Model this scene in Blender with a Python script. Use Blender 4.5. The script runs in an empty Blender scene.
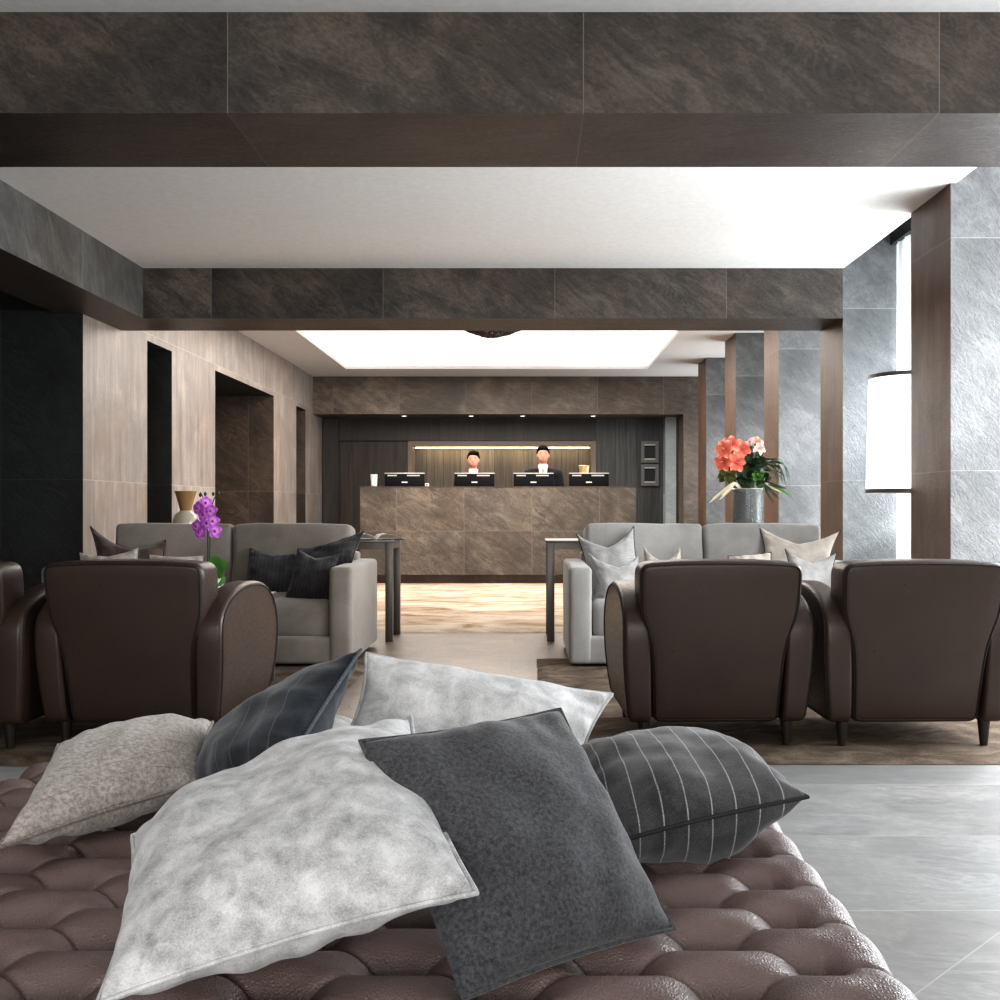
import bpy, bmesh, math, random
from mathutils import Vector, Matrix, noise as mnoise
random.seed(7)
PI = math.pi
SC = bpy.context.scene
COL = SC.collection
F, CX, CY, H = 1050.0, 528.0, 507.0, 0.88      # focal length in px, vanishing point, eye height

def P(px, py, Y):
    return Vector(((px - CX) * Y / F, Y, H - (py - CY) * Y / F))

# ------------------------------------------------------------------ materials
def new_mat(name):
    m = bpy.data.materials.new(name); m.use_nodes = True
    nt = m.node_tree; b = nt.nodes['Principled BSDF']
    return m, nt, b
def N(nt, typ, **kw):
    n = nt.nodes.new(typ)
    for k, v in kw.items(): setattr(n, k, v)
    return n
def L(nt, a, b): nt.links.new(a, b)
def rgb(c): return (c[0], c[1], c[2], 1)
def ramp(nt, fac, stops):
    r = N(nt, 'ShaderNodeValToRGB'); e = r.color_ramp.elements
    while len(e) < len(stops): e.new(0.5)
    for i, (p, c) in enumerate(stops): e[i].position = p; e[i].color = rgb(c)
    L(nt, fac, r.inputs[0]); return r.outputs[0]
def mix(nt, a, b, fac, mode='MIX'):
    m = N(nt, 'ShaderNodeMix', data_type='RGBA', blend_type=mode)
    for s, v in ((m.inputs[0], fac), (m.inputs[6], a), (m.inputs[7], b)):
        if hasattr(v, 'links'): L(nt, v, s)
        else: s.default_value = v if isinstance(v, (int, float)) else rgb(v)
    return m.outputs[2]
def noise(nt, vec, scale, detail=4, rough=.55, dist=0):
    n = N(nt, 'ShaderNodeTexNoise'); n.inputs['Scale'].default_value = scale
    n.inputs['Detail'].default_value = detail; n.inputs['Roughness'].default_value = rough
    n.inputs['Distortion'].default_value = dist
    if vec is not None: L(nt, vec, n.inputs['Vector'])
    return n.outputs['Fac']
def mapping(nt, vec, scale=(1, 1, 1), rot=(0, 0, 0), loc=(0, 0, 0)):
    m = N(nt, 'ShaderNodeMapping')
    m.inputs['Scale'].default_value = scale; m.inputs['Rotation'].default_value = rot; m.inputs['Location'].default_value = loc
    L(nt, vec, m.inputs['Vector']); return m.outputs[0]
def bump(nt, b, h, strength=.3, dist=.01):
    n = N(nt, 'ShaderNodeBump'); n.inputs['Strength'].default_value = strength; n.inputs['Distance'].default_value = dist
    L(nt, h, n.inputs['Height']); L(nt, n.outputs[0], b.inputs['Normal'])

def plain(name, col, rough=.5, metal=0, emit=0, spec=.5):
    m, nt, b = new_mat(name)
    b.inputs['Base Color'].default_value = rgb(col); b.inputs['Roughness'].default_value = rough
    b.inputs['Metallic'].default_value = metal; b.inputs['Specular IOR Level'].default_value = spec
    if emit:
        b.inputs['Emission Color'].default_value = rgb(col); b.inputs['Emission Strength'].default_value = emit
    else:
        tc = N(nt, 'ShaderNodeTexCoord')
        n = noise(nt, tc.outputs['Object'], 30, 3)
        c = mix(nt, tuple(x * .88 for x in col), tuple(min(1, x * 1.08) for x in col), n)
        L(nt, c, b.inputs['Base Color'])
    return m

def stone(name, dark, light, tw=1.22, th=1.22, ox=0, oy=0, offset=0.0, joint=(.3, .28, .26), rough=.55, vein=.5,
          contrast=(.3, .7), streak_rot=.6, jw=.0035, bstr=.45, vert=False, diag=False, jitter=.5, tint=(1.07, .99, .92)):
    m, nt, b = new_mat(name)
    tc = N(nt, 'ShaderNodeTexCoord'); uv = tc.outputs['UV']; ob = tc.outputs['Object']
    br = N(nt, 'ShaderNodeTexBrick', offset=offset, squash=1.0)
    L(nt, mapping(nt, uv, loc=(-ox, -oy, 0)), br.inputs['Vector'])
    br.inputs['Scale'].default_value = 1; br.inputs['Mortar Size'].default_value = jw * .5
    br.inputs['Mortar Smooth'].default_value = 0; br.inputs['Bias'].default_value = 0
    br.inputs['Brick Width'].default_value = tw; br.inputs['Row Height'].default_value = th
    br.inputs['Color1'].default_value = (0, 0, 0, 1); br.inputs['Color2'].default_value = (1, 1, 1, 1)
    br.inputs['Mortar'].default_value = (.5, .5, .5, 1)
    sep = N(nt, 'ShaderNodeVectorMath', operation='MULTIPLY_ADD')
    L(nt, br.outputs['Color'], sep.inputs[0]); sep.inputs[1].default_value = (17, 11, 9); L(nt, uv, sep.inputs[2])
    v = sep.outputs[0]
    def math_(op, a, b_=None, c=None):
        n = N(nt, 'ShaderNodeMath', operation=op)
        for k, x in enumerate((a, b_, c)):
            if x is None: continue
            if hasattr(x, 'links'): L(nt, x, n.inputs[k])
            else: n.inputs[k].default_value = x
        return n.outputs[0]
    big = noise(nt, v, 1.9, 5, .6, .8)
    if vert: st = noise(nt, mapping(nt, v, scale=(7, .8, 1)), 1.6, 7, .68, .6)
    else: st = noise(nt, mapping(nt, mapping(nt, v, rot=(0, 0, streak_rot)), scale=(2.6, 8, 1)), 1.3, 8, .7, 1.2)
    fine = noise(nt, mapping(nt, mapping(nt, v, rot=(0, 0, streak_rot)), scale=(1, 1.8, 1)), 46, 5, .72)
    ve = N(nt, 'ShaderNodeTexNoise'); ve.inputs['Scale'].default_value = 2.6; ve.inputs['Detail'].default_value = 9; ve.inputs['Roughness'].default_value = .72; ve.inputs['Distortion'].default_value = 1.6
    L(nt, mapping(nt, mapping(nt, v, rot=(0, 0, streak_rot)), scale=(1, 2.6, 1), loc=(3, 1, 0)), ve.inputs['Vector'])
    ridge = math_('ABSOLUTE', math_('SUBTRACT', ve.outputs['Fac'], .5))
    line = math_('SUBTRACT', 1.0, math_('MULTIPLY', ridge, 28), None); line = math_('MAXIMUM', line, 0.0)
    mask = noise(nt, v, 2.3, 3, .5)
    mask = math_('MULTIPLY', math_('MAXIMUM', math_('SUBTRACT', mask, .48), 0.0), 3.2)
    line = math_('MULTIPLY', line, mask)
    mx_ = math_('ADD', math_('MULTIPLY', st, vein), math_('MULTIPLY', big, 1 - vein))
    d = math_('MULTIPLY_ADD', math_('SUBTRACT', fine, .5), .38, mx_)
    mid = tuple((x * .66 + y * .34) for x, y in zip(dark, light))
    base = ramp(nt, d, [(contrast[0], dark), ((contrast[0] + contrast[1]) / 2, mid), (contrast[1], light)])
    base = mix(nt, base, tuple(min(1, x * 1.5 + .02) for x in light), math_('MULTIPLY', line, .0 if vert else .42))
    warm = noise(nt, v, 1.1, 3, .5, .5)
    base = mix(nt, base, ramp(nt, warm, [(.42, (1, 1, 1)), (.66, tint)]), 1.0, 'MULTIPLY')
    tone = ramp(nt, br.outputs['Color'], [(0, (1 - jitter * .5,) * 3), (1, (1 + jitter * .35,) * 3)])
    base = mix(nt, base, tone, 1.0, 'MULTIPLY')
    fac = br.outputs['Fac']
    if diag:
        sx = N(nt, 'ShaderNodeSeparateXYZ'); L(nt, uv, sx.inputs[0])
        q = math_('ABSOLUTE', math_('ADD', math_('SUBTRACT', sx.outputs[0], sx.outputs[1]), 1.197))
        q = math_('MULTIPLY', math_('LESS_THAN', q, .002), math_('LESS_THAN', sx.outputs[1], 2.29))
        fac = math_('MAXIMUM', q, fac)
    base = mix(nt, base, joint, fac)
    L(nt, base, b.inputs['Base Color'])
    L(nt, ramp(nt, fine, [(.3, (rough - .1,) * 3), (.7, (rough + .1,) * 3)]), b.inputs['Roughness'])
    bump(nt, b, math_('ADD', d, math_('MULTIPLY', line, .3)), bstr, .02)
    return m

def fabric(name, c1, c2, scale=3.0, weave=420, stripes=None, stripe_col=(.6, .6, .6), rough=.9, mottle=(.35, .68), sw=.02, sheen=.25, axis=0, weave_b=.35):
    m, nt, b = new_mat(name)
    tc = N(nt, 'ShaderNodeTexCoord'); ob = tc.outputs['Object']; uv = tc.outputs['UV']
    n1 = noise(nt, ob, scale, 5, .6, .3)
    n2 = noise(nt, ob, weave, 2, .6)
    f = N(nt, 'ShaderNodeMath', operation='MULTIPLY_ADD'); L(nt, n2, f.inputs[0]); f.inputs[1].default_value = .45; L(nt, n1, f.inputs[2])
    f2 = N(nt, 'ShaderNodeMath', operation='SUBTRACT'); L(nt, f.outputs[0], f2.inputs[0]); f2.inputs[1].default_value = .22
    c = ramp(nt, f2.outputs[0], [(mottle[0], c1), (mottle[1], c2)])
    if stripes:
        sx = N(nt, 'ShaderNodeSeparateXYZ'); L(nt, uv, sx.inputs[0])
        t = N(nt, 'ShaderNodeMath', operation='MULTIPLY'); L(nt, sx.outputs[axis], t.inputs[0]); t.inputs[1].default_value = stripes
        fr = N(nt, 'ShaderNodeMath', operation='FRACT'); L(nt, t.outputs[0], fr.inputs[0])
        lt = N(nt, 'ShaderNodeMath', operation='LESS_THAN'); L(nt, fr.outputs[0], lt.inputs[0]); lt.inputs[1].default_value = sw * stripes
        br = noise(nt, ob, 260, 2); mu = N(nt, 'ShaderNodeMath', operation='MULTIPLY'); L(nt, lt.outputs[0], mu.inputs[0]); L(nt, br, mu.inputs[1])
        c = mix(nt, c, stripe_col, mu.outputs[0])
    L(nt, c, b.inputs['Base Color']); b.inputs['Roughness'].default_value = rough
    b.inputs['Specular IOR Level'].default_value = .2
    b.inputs['Sheen Weight'].default_value = sheen
    bump(nt, b, f.outputs[0], weave_b, .004)
    return m

def leather(name, col, rough=.42, var=.25, bs=.1):
    m, nt, b = new_mat(name)
    tc = N(nt, 'ShaderNodeTexCoord'); ob = tc.outputs['Object']
    n1 = noise(nt, ob, 5, 4)
    v = N(nt, 'ShaderNodeTexVoronoi', feature='DISTANCE_TO_EDGE'); v.inputs['Scale'].default_value = 240; L(nt, ob, v.inputs['Vector'])
    n3 = noise(nt, ob, 60, 5, .7)
    c = mix(nt, tuple(x * (1 - var) for x in col), tuple(x * (1 + var) for x in col), n1)
    L(nt, c, b.inputs['Base Color'])
    r = ramp(nt, n3, [(.3, (rough - .08,) * 3), (.7, (rough + .12,) * 3)]); L(nt, r, b.inputs['Roughness'])
    a = N(nt, 'ShaderNodeMath', operation='MULTIPLY_ADD'); L(nt, v.outputs['Distance'], a.inputs[0]); a.inputs[1].default_value = 2.0; L(nt, n3, a.inputs[2])
    bump(nt, b, a.outputs[0], bs, .004)
    b.inputs['Specular IOR Level'].default_value = .42
    return m

def wood(name, c1, c2, plank=.33, rough=.5):
    m, nt, b = new_mat(name)
    tc = N(nt, 'ShaderNodeTexCoord'); uv = tc.outputs['UV']
    br = N(nt, 'ShaderNodeTexBrick', offset=0); L(nt, uv, br.inputs['Vector'])
    br.inputs['Scale'].default_value = 1; br.inputs['Brick Width'].default_value = plank; br.inputs['Row Height'].default_value = 6
    br.inputs['Mortar Size'].default_value = .003; br.inputs['Color1'].default_value = (0, 0, 0, 1); br.inputs['Color2'].default_value = (1, 1, 1, 1)
    br.inputs['Mortar'].default_value = (.1, .1, .1, 1)
    s = N(nt, 'ShaderNodeVectorMath', operation='MULTIPLY_ADD'); L(nt, br.outputs['Color'], s.inputs[0]); s.inputs[1].default_value = (5, 3, 1); L(nt, uv, s.inputs[2])
    g = noise(nt, mapping(nt, s.outputs[0], scale=(22, .9, 1)), 1.5, 6, .65, .4)
    c = ramp(nt, g, [(.3, c1), (.72, c2)])
    tone = ramp(nt, br.outputs['Color'], [(0, (.7,) * 3), (1, (1.2,) * 3)])
    c = mix(nt, c, tone, 1, 'MULTIPLY'); c = mix(nt, c, (.004, .004, .004), br.outputs['Fac'])
    L(nt, c, b.inputs['Base Color']); b.inputs['Roughness'].default_value = rough
    bump(nt, b, g, .15, .004)
    return m

def rugmat(name, stops, sc=(1.1, 4, 1), bands=2.2):
    m, nt, b = new_mat(name)
    tc = N(nt, 'ShaderNodeTexCoord'); ob = tc.outputs['Object']
    n1 = noise(nt, mapping(nt, ob, scale=sc), bands, 8, .68, .7)
    n2 = noise(nt, ob, 160, 3, .6)
    f = N(nt, 'ShaderNodeMath', operation='MULTIPLY_ADD'); L(nt, n2, f.inputs[0]); f.inputs[1].default_value = .3; L(nt, n1, f.inputs[2])
    f2 = N(nt, 'ShaderNodeMath', operation='SUBTRACT'); L(nt, f.outputs[0], f2.inputs[0]); f2.inputs[1].default_value = .15
    L(nt, ramp(nt, f2.outputs[0], stops), b.inputs['Base Color']); b.inputs['Roughness'].default_value = .95
    b.inputs['Specular IOR Level'].default_value = .1
    bump(nt, b, f.outputs[0], .5, .01)
    return m

def glass(name, col=(1, 1, 1), trans=.75, rough=.05):
    m, nt, b = new_mat(name)
    b.inputs['Base Color'].default_value = rgb(col); b.inputs['Roughness'].default_value = rough
    t = N(nt, 'ShaderNodeBsdfTransparent'); t.inputs[0].default_value = rgb(tuple(.5 + .5 * x for x in col))
    mx = N(nt, 'ShaderNodeMixShader'); mx.inputs[0].default_value = trans
    L(nt, b.outputs[0], mx.inputs[1]); L(nt, t.outputs[0], mx.inputs[2])
    L(nt, mx.outputs[0], nt.nodes['Material Output'].inputs[0])
    return m

def sheer(name):
    m, nt, b = new_mat(name)
    d = N(nt, 'ShaderNodeBsdfDiffuse'); d.inputs[0].default_value = (.93, .94, .95, 1)
    t = N(nt, 'ShaderNodeBsdfTranslucent'); t.inputs[0].default_value = (.95, .96, .97, 1)
    tr = N(nt, 'ShaderNodeBsdfTransparent')
    m1 = N(nt, 'ShaderNodeMixShader'); m1.inputs[0].default_value = .65; L(nt, d.outputs[0], m1.inputs[1]); L(nt, t.outputs[0], m1.inputs[2])
    m2 = N(nt, 'ShaderNodeMixShader'); m2.inputs[0].default_value = .4; L(nt, m1.outputs[0], m2.inputs[1]); L(nt, tr.outputs[0], m2.inputs[2])
    L(nt, m2.outputs[0], nt.nodes['Material Output'].inputs[0])
    return m

def petal(name, inner, outer, rough=.5, edge=None):
    m, nt, b = new_mat(name)
    tc = N(nt, 'ShaderNodeTexCoord')
    sx = N(nt, 'ShaderNodeSeparateXYZ'); L(nt, tc.outputs['UV'], sx.inputs[0])
    st = [(0, inner), (.75, outer)] + ([(1, edge)] if edge else [])
    L(nt, ramp(nt, sx.outputs[1], st), b.inputs['Base Color']); b.inputs['Roughness'].default_value = rough
    b.inputs['Subsurface Weight'].default_value = .0
    return m

M = {}
M['beam'] = stone('slate_beam', (.010, .0085, .0075), (.16, .13, .108), contrast=(.33, .68), th=9, ox=.19, oy=-4, joint=(.17, .15, .135))
M['beamside'] = stone('slate_side_beam', (.018, .017, .016), (.2, .195, .185), th=9, ox=6.44, oy=-4, joint=(.25, .23, .21), streak_rot=1.1)
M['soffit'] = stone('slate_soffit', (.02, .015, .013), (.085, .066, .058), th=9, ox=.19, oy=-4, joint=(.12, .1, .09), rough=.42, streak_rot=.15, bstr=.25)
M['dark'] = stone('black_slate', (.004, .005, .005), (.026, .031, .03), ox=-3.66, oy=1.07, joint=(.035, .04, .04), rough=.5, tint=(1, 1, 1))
M['wall'] = stone('pale_taupe_slate', (.15, .127, .115), (.40, .36, .335), tw=.61, ox=8.05, oy=1.07, joint=(.42, .37, .33), vert=True, vein=.6, bstr=.2, jitter=.25, rough=.45)
M['brown'] = stone('brown_warmlit_slate', (.075, .045, .032), (.21, .14, .10), tw=9, oy=1.07, ox=-4, joint=(.2, .15, .12), rough=.5, vert=True, bstr=.3)  # slate copy browned for warm interior light on the pillars; also clads the plinth
M['jamb'] = stone('dark_brown_ambientlit_slate', (.022, .016, .012), (.12, .085, .063), tw=.6, ox=-3.4, oy=1.07, joint=(.14, .1, .08))
M['pillar'] = stone('grey_slate', (.062, .065, .069), (.24, .245, .25), ox=-4, tw=9, oy=1.07, joint=(.27, .27, .27), rough=.4, bstr=.9, streak_rot=.9, vein=.4, jw=.003, tint=(1, .99, .97))
M['desk'] = stone('desk_slate', (.04, .032, .027), (.235, .195, .16), contrast=(.32, .68), tw=.78, th=.51, ox=-.39, oy=.604, joint=(.22, .18, .15), rough=.5, jitter=.55)
M['fascia'] = stone('fascia_slate', (.042, .033, .027), (.21, .17, .138), contrast=(.32, .68), tw=.95, th=9, ox=.05, oy=-4, joint=(.22, .18, .15), rough=.5, streak_rot=.3)
M['floor'] = stone('floor_slate', (.24, .24, .238), (.44, .442, .44), tw=8, th=.52, ox=-.9, oy=2.29, offset=.5, joint=(.43, .43, .425), rough=.4, bstr=.1, diag=True, vein=.4, jitter=.2, jw=.004, streak_rot=.2, tint=(1.02, 1, .97))
M['floor_warmlit'] = stone('warmlit_floor_slate', (.09, .068, .052), (.25, .19, .15), tw=1.04, th=.52, ox=-.1, oy=6.06, offset=.5, joint=(.2, .16, .13), rough=.35, bstr=.1, vein=.4, jitter=.2, streak_rot=.2)  # floor slate copy with the warm aisle light put into its brown
M['plaster'] = plain('white_plaster', (.8, .79, .78), .8)
M['plaster_g'] = plain('grey_plaster', (.7, .69, .68), .8)
M['leather'] = leather('brown_leather', (.042, .026, .02), .34)
M['tuft'] = leather('mauve_brown_leather', (.145, .103, .095), .43, .12, .3)
M['legwood'] = plain('dark_leg_wood', (.018, .013, .01), .4)
M['seam'] = plain('dark_seam', (.008, .006, .005), .7)
M['sofaL'] = fabric('taupe_sofa_fabric', (.16, .138, .118), (.28, .248, .217), 2, 380)
M['sofaR'] = fabric('grey_sofa_fabric', (.22, .212, .203), (.37, .356, .342), 2, 380)
M['lightgrey'] = fabric('mottled_pale_grey', (.24, .241, .243), (.62, .622, .625), 30, 500, mottle=(.26, .7))
M['palegrey'] = fabric('mottled_silver', (.36, .36, .365), (.76, .765, .77), 20, 500, mottle=(.3, .68))
M['charcoal'] = fabric('charcoal_wool', (.026, .027, .031), (.088, .09, .098), 190, 420, mottle=(.3, .72), weave_b=.2)
M['pin'] = fabric('charcoal_pinstripe', (.03, .03, .032), (.10, .10, .105), 9, 420, stripes=9, stripe_col=(.5, .5, .5), sw=.006)
M['denim'] = fabric('dark_blue_pinstripe', (.006, .008, .012), (.032, .04, .052), 10, 420, stripes=7, stripe_col=(.16, .18, .21), sw=.005)
M['beige'] = fabric('beige_melange', (.24, .215, .195), (.47, .43, .395), 140, 360, stripes=9, stripe_col=(.1, .06, .05), sw=.004, axis=1)
M['knit'] = fabric('grey_cord_knit', (.3, .3, .29), (.58, .58, .56), 30, 300, stripes=34, stripe_col=(.1, .1, .1), sw=.012, axis=1)
M['dkpillow'] = fabric('dark_stripe', (.012, .012, .014), (.05, .045, .045), 8, 400, stripes=12, stripe_col=(.07, .07, .075), sw=.012)
M['brownpillow'] = fabric('brown_stripe', (.05, .035, .03), (.16, .11, .085), 8, 400, stripes=3, stripe_col=(.02, .02, .025), sw=.12)
M['cream'] = fabric('cream_cotton', (.35, .31, .27), (.56, .505, .45), 8, 400)
M['greypillow'] = fabric('pale_quilted', (.27, .265, .26), (.46, .45, .44), 8, 300, stripes=22, stripe_col=(.25, .25, .25), sw=.008, axis=1)
M['pipe_dark'] = plain('black_piping', (.02, .02, .022), .8)
M['rugtan'] = rugmat('tan_rug', [(.3, (.055, .038, .027)), (.5, (.135, .1, .075)), (.74, (.29, .235, .185))], (1.3, 1.9, 1), 3.2)
M['rugpale'] = rugmat('pale_rug', [(.32, (.15, .095, .058)), (.45, (.31, .235, .17)), (.6, (.45, .385, .315))], (1.1, 2.2, 1), 1.6)
M['wood'] = wood('dark_oak', (.008, .007, .006), (.04, .034, .03))
M['woodg'] = wood('coollit_grey_oak', (.016, .017, .017), (.085, .088, .09))  # oak greyed in colour for the cool light at the wall's right end
M['woodbr'] = wood('brown_oak', (.012, .009, .007), (.06, .043, .032))
M['black'] = plain('matt_black', (.008, .008, .008), .6)
M['niche'] = wood('niche_oak', (.05, .04, .03), (.15, .12, .09), .26)
M['trimlit'] = plain('lit_oak_trim', (.16, .125, .095), .5)  # brown lightened so the frame looks lit by the niche
M['led'] = plain('led_warm', (1, .82, .55), .5, emit=5)
M['spotlens'] = plain('spot_lens', (1, .93, .82), .5, emit=1.3)
M['sky'] = plain('luminous_ceiling', (1, .965, .93), .5, emit=2.6)
m = M['sky']; nt = m.node_tree; b = nt.nodes['Principled BSDF']
tc = N(nt, 'ShaderNodeTexCoord'); cl = noise(nt, tc.outputs['Object'], .8, 4, .5, .4)
L(nt, ramp(nt, cl, [(.4, (1.0, .97, .94)), (.75, (.62, .56, .5))]), b.inputs['Emission Color']); b.inputs['Emission Strength'].default_value = .96
M['gunmetal'] = plain('gunmetal', (.13, .115, .105), .4, .5)
M['framegrey'] = plain('frame_grey', (.11, .118, .124), .45)
M['litstrip'] = stone('daylit_strip_slate', (.34, .42, .46), (.62, .7, .74), tw=9, ox=-4, oy=1.07, joint=(.35, .4, .42), tint=(1, 1, 1))  # window light on the strip is put into this pale blue colour
M['monitor'] = plain('monitor_black', (.004, .004, .005), .6, spec=.15)
M['silver'] = plain('silver', (.55, .53, .5), .35, .6)
M['brass'] = plain('brass', (.7, .52, .26), .35, .7)
M['glass'] = glass('clear_glass', (.9, .93, .93), .7)
M['vaseglass'] = glass('silver_glass', (.4, .42, .42), .72, .08)
M['liner'] = plain('vase_liner', (.2, .21, .2), .3)
M['amber'] = glass('amber_glass', (.36, .22, .1), .25, .1)
M['oliveglass'] = glass('olive_glass', (.5, .46, .36), .2, .12)
M['paper'] = plain('paper', (.75, .74, .72), .6)
M['print'] = plain('dark_print', (.06, .06, .065), .5)
M['sheer'] = sheer('sheer_curtain')
m, nt, b = new_mat('lamp_shade_fabric')
b.inputs['Base Color'].default_value = (.9, .89, .87, 1); b.inputs['Roughness'].default_value = .8
b.inputs['Emission Color'].default_value = (1, .985, .96, 1); b.inputs['Emission Strength'].default_value = .75
M['shade'] = m
M['skin'] = plain('skin', (.55, .27, .19), .55, spec=.25)
M['hair'] = plain('dark_hair', (.008, .005, .004), .85, spec=.1)
M['suit'] = fabric('navy_suit', (.006, .007, .010), (.014, .016, .022), 10, 500, sheen=0)
M['shirt'] = plain('white_shirt', (.8, .78, .77), .7)
M['tie'] = fabric('pale_tie', (.3, .27, .25), (.6, .55, .5), 60, 300)
M['lips'] = plain('lips', (.5, .16, .13), .5)
M['eye'] = plain('eye_dark', (.02, .015, .012), .2)
M['orchid'] = petal('orchid_petal', (.9, .5, .9), (.42, .04, .5), edge=(.62, .2, .7))
M['orchidlip'] = plain('orchid_lip', (.3, .01, .22), .5)
M['coral'] = petal('coral_petal', (.55, .03, .03), (.95, .22, .13), edge=(1, .5, .38))
M['pinkp'] = petal('pink_petal', (.8, .28, .2), (.85, .5, .42), edge=(.9, .68, .6))
M['leaf'] = plain('leaf_green', (.10, .27, .05), .4)
M['leafd'] = plain('leaf_dark', (.02, .045, .016), .45)
M['moss'] = plain('moss', (.10, .11, .025), .9)
M['straw'] = plain('straw_leaf', (.62, .55, .4), .6)
M['stem'] = plain('stem_dark', (.03, .045, .02), .5)
M['twig'] = plain('dark_twig', (.025, .014, .01), .7)
M['pot'] = plain('white_pot', (.75, .74, .72), .3)
M['cable'] = plain('cable', (.02, .02, .02), .5)

# ------------------------------------------------------------------ mesh helpers
def link(name, me, mat, parent=None):
    o = bpy.data.objects.new(name, me); COL.objects.link(o)
    mats = mat if isinstance(mat, (list, tuple)) else [mat]
    for mm in mats: me.materials.append(mm)
    if parent: o.parent = parent
    return o
def build(name, bm, mat, parent=None, smooth=True, uvbox=False, angle=40, flip=True):
    if flip: bmesh.ops.recalc_face_normals(bm, faces=bm.faces)
    if uvbox:
        uv = bm.loops.layers.uv.verify()
        for f in bm.faces:
            n = f.normal; a = max(range(3), key=lambda i: abs(n[i]))
            for l in f.loops:
                c = l.vert.co
                l[uv].uv = (c.y, c.z) if a == 0 else (c.x, c.z) if a == 1 else (c.x, c.y)
    for f in bm.faces: f.smooth = smooth
    me = bpy.data.meshes.new(name); bm.to_mesh(me); bm.free()
    if smooth: me.set_sharp_from_angle(angle=math.radians(angle))
    return link(name, me, mat, parent)
def tag(o, label=None, cat=None, group=None, kind=None):
    if label: o['label'] = label
    if cat: o['category'] = cat
    if group: o['group'] = group
    if kind: o['kind'] = kind
    return o
def thing(name, label, cat, loc=(0, 0, 0), rz=0, group=None):
    o = bpy.data.objects.new(name, None); COL.objects.link(o)
    o.location = loc; o.rotation_euler = (0, 0, rz); o.empty_display_size = .1
    return tag(o, label, cat, group)
def dup(o, parent=None):
    c = o.copy(); COL.objects.link(c)
    if parent: c.parent = parent
    for ch in list(o.children): dup(ch, c)
    return c
def box(bm, x0, x1, y0, y1, z0, z1, mi=None):
    vs = [bm.verts.new((x, y, z)) for x in (x0, x1) for y in (y0, y1) for z in (z0, z1)]
    q = [((0, 1, 3, 2), '-x'), ((4, 6, 7, 5), '+x'), ((0, 4, 5, 1), '-y'), ((2, 3, 7, 6), '+y'), ((0, 2, 6, 4), '-z'), ((1, 5, 7, 3), '+z')]
    out = []
    for ids, nm in q:
        f = bm.faces.new([vs[i] for i in ids]); out.append(f)
        if mi: f.material_index = mi.get(nm, mi.get('*', 0))
    return vs, out
def bbox(bm, x0, x1, y0, y1, z0, z1, bev=.004, seg=2):
    t = bmesh.new(); box(t, x0, x1, y0, y1, z0, z1)
    bmesh.ops.bevel(t, geom=t.edges[:], offset=bev, segments=seg, affect='EDGES', profile=.5)
    merge(bm, t)
def merge(bm, t, mat=None):
    if mat is not None: t.transform(mat)
    me = bpy.data.meshes.new('tmp'); t.to_mesh(me); t.free(); bm.from_mesh(me); bpy.data.meshes.remove(me)
def axis_vals(h, r, n=5):
    s = [0, .12, .32, .62, 1.0]
    a = [-h + r * k for k in s]
    inn = [-(h - r) + 2 * (h - r) * i / n for i in range(1, n)]
    return a + inn + [-v for v in reversed(a)]
def rbox(bm, c, half, r, bulge=(0, 0, 0), n=6, wob=0, seed=0):
    t = bmesh.new(); ax = [axis_vals(half[i], min(r, half[i] * .98), n) for i in range(3)]
    hh = Vector(half)
    for k in range(3):
        i, j = [q for q in range(3) if q != k]
        for sgn in (-1, 1):
            grid = []
            for a in ax[i]:
                row = []
                for b_ in ax[j]:
                    q = Vector((0, 0, 0)); q[i] = a; q[j] = b_; q[k] = sgn * half[k]
                    inner = Vector([max(-(half[d] - r), min(half[d] - r, q[d])) if half[d] > r else 0 for d in range(3)])
                    d = q - inner
                    p = inner + d.normalized() * r if d.length > 1e-9 else q
                    s = Vector([p[d] / half[d] for d in range(3)])
                    for d in range(3):
                        o = [e for e in range(3) if e != d]
                        p[d] += bulge[d] * s[d] * max(0, 1 - s[o[0]] ** 2) * max(0, 1 - s[o[1]] ** 2)
                    if wob: p += mnoise.noise_vector(p * 6 + Vector((seed, 0, 0))) * wob
                    row.append(t.verts.new(p + Vector(c)))
                grid.append(row)
            for a in range(len(grid) - 1):
                for b_ in range(len(grid[0]) - 1):
                    vs = [grid[a][b_], grid[a + 1][b_], grid[a + 1][b_ + 1], grid[a][b_ + 1]]
                    t.faces.new(vs)
    bmesh.ops.remove_doubles(t, verts=t.verts, dist=1e-5)
    merge(bm, t)
def tube(bm, pts, r, seg=8, closed=False, r2=None, caps=True):
    pts = [Vector(p) for p in pts]; n = len(pts); rings = []
    up = None
    for i, p in enumerate(pts):
        a = pts[(i - 1) % n] if closed or i > 0 else p
        b_ = pts[(i + 1) % n] if closed or i < n - 1 else p
        d = (b_ - a).normalized()
        if up is None:
            up = Vector((0, 0, 1)) if abs(d.z) < .9 else Vector((1, 0, 0))
        s = d.cross(up)
        if s.length < 1e-6: s = d.cross(Vector((0, 1, 0)))
        s.normalize(); up = s.cross(d).normalized()
        rr = r if r2 is None else r + (r2 - r) * i / max(1, n - 1)
        rings.append([bm.verts.new(p + (s * math.cos(2 * PI * k / seg) + up * math.sin(2 * PI * k / seg)) * rr) for k in range(seg)])
    m_ = n if closed else n - 1
    for i in range(m_):
        A, B = rings[i], rings[(i + 1) % n]
        for k in range(seg): bm.faces.new((A[k], A[(k + 1) % seg], B[(k + 1) % seg], B[k]))
    if caps and not closed:
        bm.faces.new(rings[0][::-1]); bm.faces.new(rings[-1])
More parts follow.
